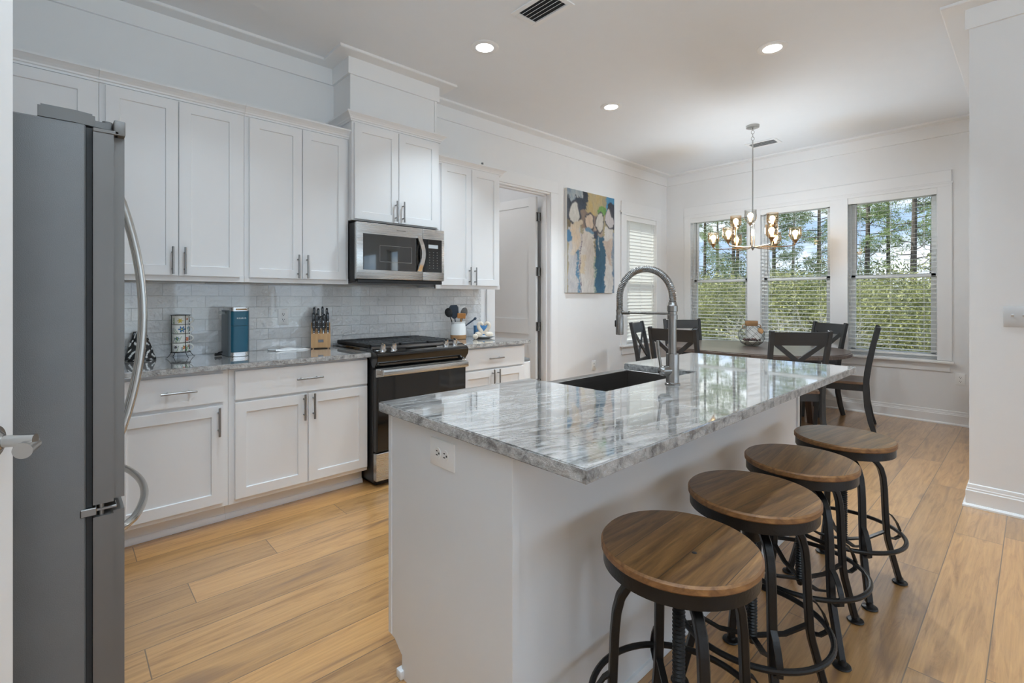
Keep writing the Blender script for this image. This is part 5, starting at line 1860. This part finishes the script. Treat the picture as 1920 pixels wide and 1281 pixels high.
# ================================================================== DINING CHAIRS (local: facing +Y)
def chair0():
    t = thing('dining_chair', '', 'chair', (0, 0, 0), 'cross-back chairs around the dining table')
    bm = BM()
    a = [(-.225, .215), (-.235, .10), (-.212, -.205), (.212, -.205), (.235, .10), (.225, .215)]
    prism(bm, a, .447, .470)
    bmesh.ops.bevel(bm, geom=[e for e in bm.edges], offset=.005, segments=2, affect='EDGES')
    obj('seat', bm, 'seat_wood', t)
    bm = BM()
    for p, q in (((-.195, .18), (.195, .18)), ((-.185, -.19), (.185, -.19))):
        beam(bm, [(*p, .415), (*q, .415)], .062, .022, (0, 0, 1))
    for s in (-1, 1):
        beam(bm, [(s * .195, .18, .415), (s * .186, -.19, .415)], .062, .022, (0, 0, 1))
    obj('seat_rail', bm, 'chair_black', t)
    for s in (-1, 1):
        bm = BM(); beam(bm, [(s * .198, .182, .446), (s * .199, .185, .25), (s * .204, .200, 0)], [.046, .042, .030], [.046, .042, .030], (1, 0, 0))
        obj('leg', bm, 'chair_black', t)
    for s in (-1, 1):
        bm = BM()
        beam(bm, [(s * .205, -.275, 0), (s * .203, -.245, .10), (s * .2, -.218, .24), (s * .2, -.208, .40), (s * .2, -.212, .50), (s * .203, -.232, .64), (s * .208, -.262, .80), (s * .213, -.302, .985)], .030, [.036, .042, .046, .050, .050, .046, .042, .036], (1, 0, 0))
        bmesh.ops.bevel(bm, geom=bm.edges[:], offset=.003, segments=1, affect='EDGES')
        obj('back_post', bm, 'chair_black', t)
    bm = BM()
    N = 10
    for k in range(1):
        for z0, z1, y0, y1 in ((.862, .972, -.276, -.300),):
            ring = []
            for i in range(N + 1):
                u = -1 + 2 * i / N
                c_ = -.018 * (1 - u * u)
                ring.append([bm.verts.new((u * .205, y + c_ + d_, z)) for y, z, d_ in ((y0, z0, -.010), (y1, z1, -.010), (y1, z1, .010), (y0, z0, .010))])
            for a_, b_ in zip(ring, ring[1:]):
                for j in range(4): bm.faces.new((a_[j], a_[(j + 1) % 4], b_[(j + 1) % 4], b_[j]))
            bm.faces.new(ring[0]); bm.faces.new(ring[-1])
    bmesh.ops.recalc_face_normals(bm, faces=bm.faces[:])
    obj('top_rail', bm, 'chair_black', t)
    bm = BM(); beam(bm, [(-.198, -.222, .560), (.198, -.222, .560)], .050, .020, (0, 0, 1)); obj('lower_rail', bm, 'chair_black', t)
    for s in (-1, 1):
        bm = BM(); beam(bm, [(-s * .178, -.224 + s * .004, .575), (0, -.250 + s * .004, .72), (s * .172, -.276 + s * .004, .870)], .036, .014, (1, 0, -s * 1.0)); obj('cross_bar', bm, 'chair_black', t)
    return t


c0 = chair0()
CH = [  # position of the middle of the seat, and the way it faces
    ((4.75, 1.54), (.73, .685), 'dining chair with its cross back to the island, at the near right of the table'),
    ((4.43, 2.27), (1.0, -.05), 'dining chair with its back to the island, partly behind the faucet'),
    ((4.98, 2.86), (.30, -.95), 'leftmost dining chair, seen at an angle in front of the closed side window blind'),
    ((5.83, 2.95), (-.62, -.78), 'far left dining chair, its back toward the left dining window'),
    ((6.15, 1.77), (-.80, .62), 'far right dining chair, its back under the middle window'),
    ((5.74, 1.335), (-.181, .983), 'rightmost dining chair, side on, standing alone before the right window'),
]
for i, (p, d_, lab) in enumerate(CH):
    rz = math.atan2(d_[1], d_[0]) - PI / 2
    if i == 0:
        c0.scale = (1.1, 1.0, 1.015); c0.location = (*p, 0); c0.rotation_euler = (0, 0, rz); c0['label'] = lab
    else:
        dup(c0, (*p, 0), rz, lab)

# ================================================================== BAR STOOLS
def stool0():
    t = thing('bar_stool', '', 'stool', (0, 0, 0), 'industrial bar stools along the island')
    ST = .645
    bm = BM(); lathe(bm, (0, 0, 0), [(0, ST - .022), (.192, ST - .022), (.1955, ST - .018), (.1955, ST - .005), (.191, ST), (0, ST)], 64, cap=False)
    bm.normal_update()
    for f in bm.faces: f.material_index = 0 if f.normal.z > .7 else 1
    obj('seat', bm, ['stool_wood', 'stool_wood_edge'], t)
    bm = BM(); lathe(bm, (0, 0, 0), [(0, ST - .058), (.180, ST - .058), (.190, ST - .055), (.190, ST - .0225), (0, ST - .0225)], 64, cap=False)
    obj('seat_band', bm, 'stool_iron', t)
    bm = BM()
    cyl(bm, (0, 0, .575), (0, 0, .5865), .085, seg=28)
    lathe(bm, (0, 0, 0), [(0, .490), (.026, .490), (.030, .498), (.030, .535), (.040, .545), (.040, .575), (0, .575)], 24, cap=False)
    obj('swivel_hub', bm, 'stool_iron', t)
    # screw with a visible thread
    bm = BM()
    prof = [(0, .150), (.008, .152), (.013, .165)]
    z = .170
    while z < .488:
        prof += [(.0165, z), (.0125, z + .005)]; z += .010
    prof += [(.016, .490)]
    lathe(bm, (0, 0, 0), prof, 20, cap=False); obj('screw', bm, 'stool_iron', t)
    for k in range(4):
        a = R(45 + 90 * k); c_, s_ = math.cos(a), math.sin(a)
        P_ = lambda r_, z_: (r_ * c_, r_ * s_, z_)
        bm = BM()
        prf = [(.030, .556), (.070, .560), (.103, .553), (.130, .536), (.149, .508), (.159, .470), (.164, .42), (.169, .30), (.174, .215), (.180, .180), (.214, .05), (.222, .020)]
        beam(bm, [P_(*q) for q in prf], .025, .021, (-s_, c_, 0))
        bmesh.ops.bevel(bm, geom=bm.edges[:], offset=.003, segments=1, affect='EDGES')
        lg = obj('leg', bm, 'stool_iron', t)
        bm = BM(); lathe(bm, P_(.226, 0), [(0, .0005), (.026, .0005), (.029, .004), (.027, .008), (.014, .011), (.012, .026), (.0, .030)], 22, cap=False)
        obj('foot', bm, 'stool_iron', lg)
        # strap that carries the foot ring
        bm = BM()
        beam(bm, [P_(.170, .315), P_(.192, .300), P_(.214, .268), P_(.2255, .238), P_(.224, .208), P_(.205, .196), P_(.178, .200)], .018, .005, (-s_, c_, 0))
        obj('ring_strap', bm, 'stool_iron', lg)
    bm = BM(); tube(bm, [(.223 * math.cos(2 * PI * k / 64), .223 * math.sin(2 * PI * k / 64), .226) for k in range(64)], .0088, 10, closed=True)
    obj('foot_ring', bm, 'stool_iron', t)
    bm = BM()
    for k in range(2):
        a = R(45 + 90 * k); c_, s_ = math.cos(a), math.sin(a)
        beam(bm, [(-.172 * c_, -.172 * s_, .228), (-.10 * c_, -.10 * s_, .190), (-.02 * c_, -.02 * s_, .178), (.02 * c_, .02 * s_, .178), (.10 * c_, .10 * s_, .190), (.172 * c_, .172 * s_, .228)], .018, .007, (-s_, c_, 0))
    obj('cross_brace', bm, 'stool_iron', t)
    return t


s0 = stool0()
for i, (x, y, rz, lab) in enumerate(((1.160, .622, 2, 'nearest bar stool, with a small dark knot in its worn round wooden seat'), (1.647, .628, -6, 'second bar stool from the front, with a scratched brown seat'),
                                     (2.118, .628, 5, 'third bar stool from the front along the island'), (2.612, .596, -9, 'farthest bar stool, its pale greyed seat catching window light'))):
    if i == 0:
        s0.location = (x, y, 0); s0.rotation_euler = (0, 0, R(rz)); s0['label'] = lab
    else:
        dup(s0, (x, y, 0), R(rz), lab)
bm = BM(); lathe(bm, (0, 0, 0), [(0, .6456), (.0055, .6456), (.0065, .6450)], 14, cap=False); bm.transform(Matrix.Translation((-.02, -.05, 0)))
obj('knot', bm, 'slot_dark', s0)

# ================================================================== OUTSIDE
bm = BM(); box(bm, XW + .20, 140, -60, 110, -1.0, -.45)
struct(obj('ground', bm, 'ground_mat', smooth=0))


def foliage(n, centers, spread, size, aspect=1.0, drop=0.3, seedn=1):
    """n leaf quads scattered about clump centres -> verts, faces"""
    r_ = np.random.default_rng(seedn)
    centers = np.asarray(centers, float)
    ci = r_.integers(0, len(centers), n)
    sp = np.asarray(spread, float)
    sp = sp if sp.ndim == 2 else np.tile(sp, (len(centers), 1))
    d = r_.normal(size=(n, 3)); d /= np.linalg.norm(d, axis=1)[:, None]
    rad = r_.uniform(.25, 1, n) ** .5
    p = centers[ci] + d * rad[:, None] * sp[ci]
    a = r_.normal(size=(n, 3)); a[:, 2] -= drop; a /= np.linalg.norm(a, axis=1)[:, None]
    b_ = np.cross(a, r_.normal(size=(n, 3))); b_ /= np.linalg.norm(b_, axis=1)[:, None]
    s = size * r_.uniform(.6, 1.35, n)[:, None]
    u, v_ = a * s, b_ * s * aspect
    V = np.stack([p - u, p + v_ * .5, p + u, p - v_ * .5], 1).reshape(-1, 3)
    F = np.arange(4 * n).reshape(n, 4)
    return V, F


def pine(seedn, h):
    r_ = np.random.default_rng(seedn)
    t = thing('pine_tree', '', 'tree', (0, 0, 0), 'tall pines beyond the windows')
    bm = BM()
    bend = r_.uniform(-.25, .25, 2)
    ax = lambda z: Vector((bend[0] * math.sin(z / h * 2.5), bend[1] * math.sin(z / h * 2.2), z))
    tube(bm, [ax(h * k / 12) for k in range(13)], [.115 * (1 - .82 * k / 12) + .012 for k in range(13)], 9)
    obj('trunk', bm, 'bark', t)
    bm = BM(); cen = []; spr = []
    z = h * .26
    while z < h * .99:
        f = (z / h - .26) / .73
        L = (1.9 * (1 - f) + .45) * r_.uniform(.55, 1.1) * (.55 if f < .2 else 1)
        a = r_.uniform(0, 2 * PI)
        p0 = ax(z); dr_ = Vector((math.cos(a), math.sin(a), r_.uniform(.05, .45)))
        pts = [p0, p0 + dr_ * L * .5 + Vector((0, 0, -.05)), p0 + dr_ * L + Vector((0, 0, .12))]
        tube(bm, pts, [.026, .017, .007], 5)
        dens = 1 if f > .12 else .35
        for q in (.55, .8, 1.0):
            if r_.uniform() < dens:
                c_ = p0 + dr_ * L * q + Vector(r_.normal(size=3)) * .10
                cen.append(c_); s = r_.uniform(.20, .40); spr.append((s * 1.25, s * 1.25, s * .75))
        z += r_.uniform(.12, .34) * h / 11
    obj('branches', bm, 'bark', t)
    V, F = foliage(int(len(cen) * 60), cen, spr, .10, .30, -.2, seedn)
    raw('needles', V.tolist(), F.tolist(), 'needles', t)
    return t


PX = [(30, 4.07, 12.5, 'tall pine with a straight trunk right of centre in the right dining window'), (33, 15.8, 12.0, 'slim tall pine at the left of the left dining window'),
      (29.5, 12.42, 12.5, 'bushy pine at the centre right of the left dining window'), (36, 12.3, 12.0, 'pine at the left edge of the middle dining window, under the chandelier'),
      (38, 15.8, 13.5, 'farther pine between the two nearer ones in the left dining window'), (44, 19.8, 14.0, 'distant thin pine left of centre in the left dining window'),
      (48, 14.9, 15.0, 'distant pine near the centre of the middle dining window'), (42, 11.2, 14.0, 'pine with spreading boughs at the right of the middle dining window'),
      (34, 6.7, 12.5, 'bushy pine at the left of the right dining window'), (45, 7.4, 15.0, 'distant pine near the centre of the right dining window'),
      (37, 4.15, 13.0, 'pine at the right edge of the right dining window'), (52, 11.6, 15.0, 'pine hidden mostly by the post between middle and right windows')]
KH = (10.0, 11.5, 12.5, 9.5)
kinds = [pine(101, 10.0), pine(202, 11.5), pine(303, 12.5), pine(404, 9.5)]
for i, (x, y, h, lab) in enumerate(PX):
    k = kinds[i % 4]
    s = h / KH[i % 4]
    if i < 4:
        k.location = (x, y, -.46); k.scale = (s,) * 3; k['label'] = lab; k.rotation_euler = (0, 0, i)
    else:
        dup(k, (x, y, -.46), i * 1.3, lab, s)


def thicket(name, lab, cat, seedn, mat, n, x0, x1, rise, leaf, blobs):
    """a tangle of shrubs nobody could count"""
    r_ = np.random.default_rng(seedn)
    cen = []; spr = []
    for k in range(blobs):
        x = r_.uniform(x0, x1); q = r_.uniform(.03, .62)
        d_ = x * (.680 + .733 * q)
        top = 1.27 + d_ * rise * r_.uniform(-.35, 1.15)
        z = -.46 + (top + .46) * r_.uniform(.05, 1.0) ** .7
        cen.append((x, q * x, z)); s = r_.uniform(.5, 1.1) * (.5 + x / 22); spr.append((s, s, s * .62))
    V, F = foliage(n, cen, spr, leaf, .6, .1, seedn)
    V[:, 2] = np.maximum(V[:, 2], -.44)
    o = raw(name, V.tolist(), F.tolist(), mat)
    o['kind'] = 'stuff'; o['label'] = lab; o['category'] = cat


thicket('undergrowth', 'yellow-green shrubs growing together outside the dining windows', 'shrubs', 61, 'leaves', 95000, 12, 18, .030, .050, 120)
thicket('evergreen_scrub', 'darker evergreen scrub behind the yellow-green shrubs outside', 'shrubs', 62, 'dark_leaves', 80000, 20.5, 25, .055, .085, 140)

# bare pale shrub in front of the thicket
t = thing('bare_shrub', 'pale leafless shrub with fine twigs outside the middle window', 'shrub', (9.75, 2.95, -.46))
bm = BM()
r_ = np.random.default_rng(5)


def twig(p, d, L, rad, depth):
    q = p + d * L * .5 + Vector(r_.normal(size=3)) * L * .06
    e_ = p + d * L + Vector(r_.normal(size=3)) * L * .08
    tube(bm, [p, q, e_], [rad, rad * .8, rad * .55], 4, caps=False)
    if depth == 0: return
    for k in range(3 if depth > 1 else 2):
        d2 = (d + Vector(r_.normal(size=3)) * .55); d2.z = abs(d2.z) * .7 + .12
        twig(q.lerp(e_, r_.uniform(.2, 1)), d2.normalized(), L * r_.uniform(.55, .8), rad * .58, depth - 1)


for k in range(9):
    a = 2 * PI * k / 9
    twig(Vector((.08 * math.cos(a), .08 * math.sin(a), 0)), Vector((math.cos(a) * .65, math.sin(a) * .65, 1)).normalized(), .85, .016, 4)
obj('twigs', bm, 'pale_bark', t)
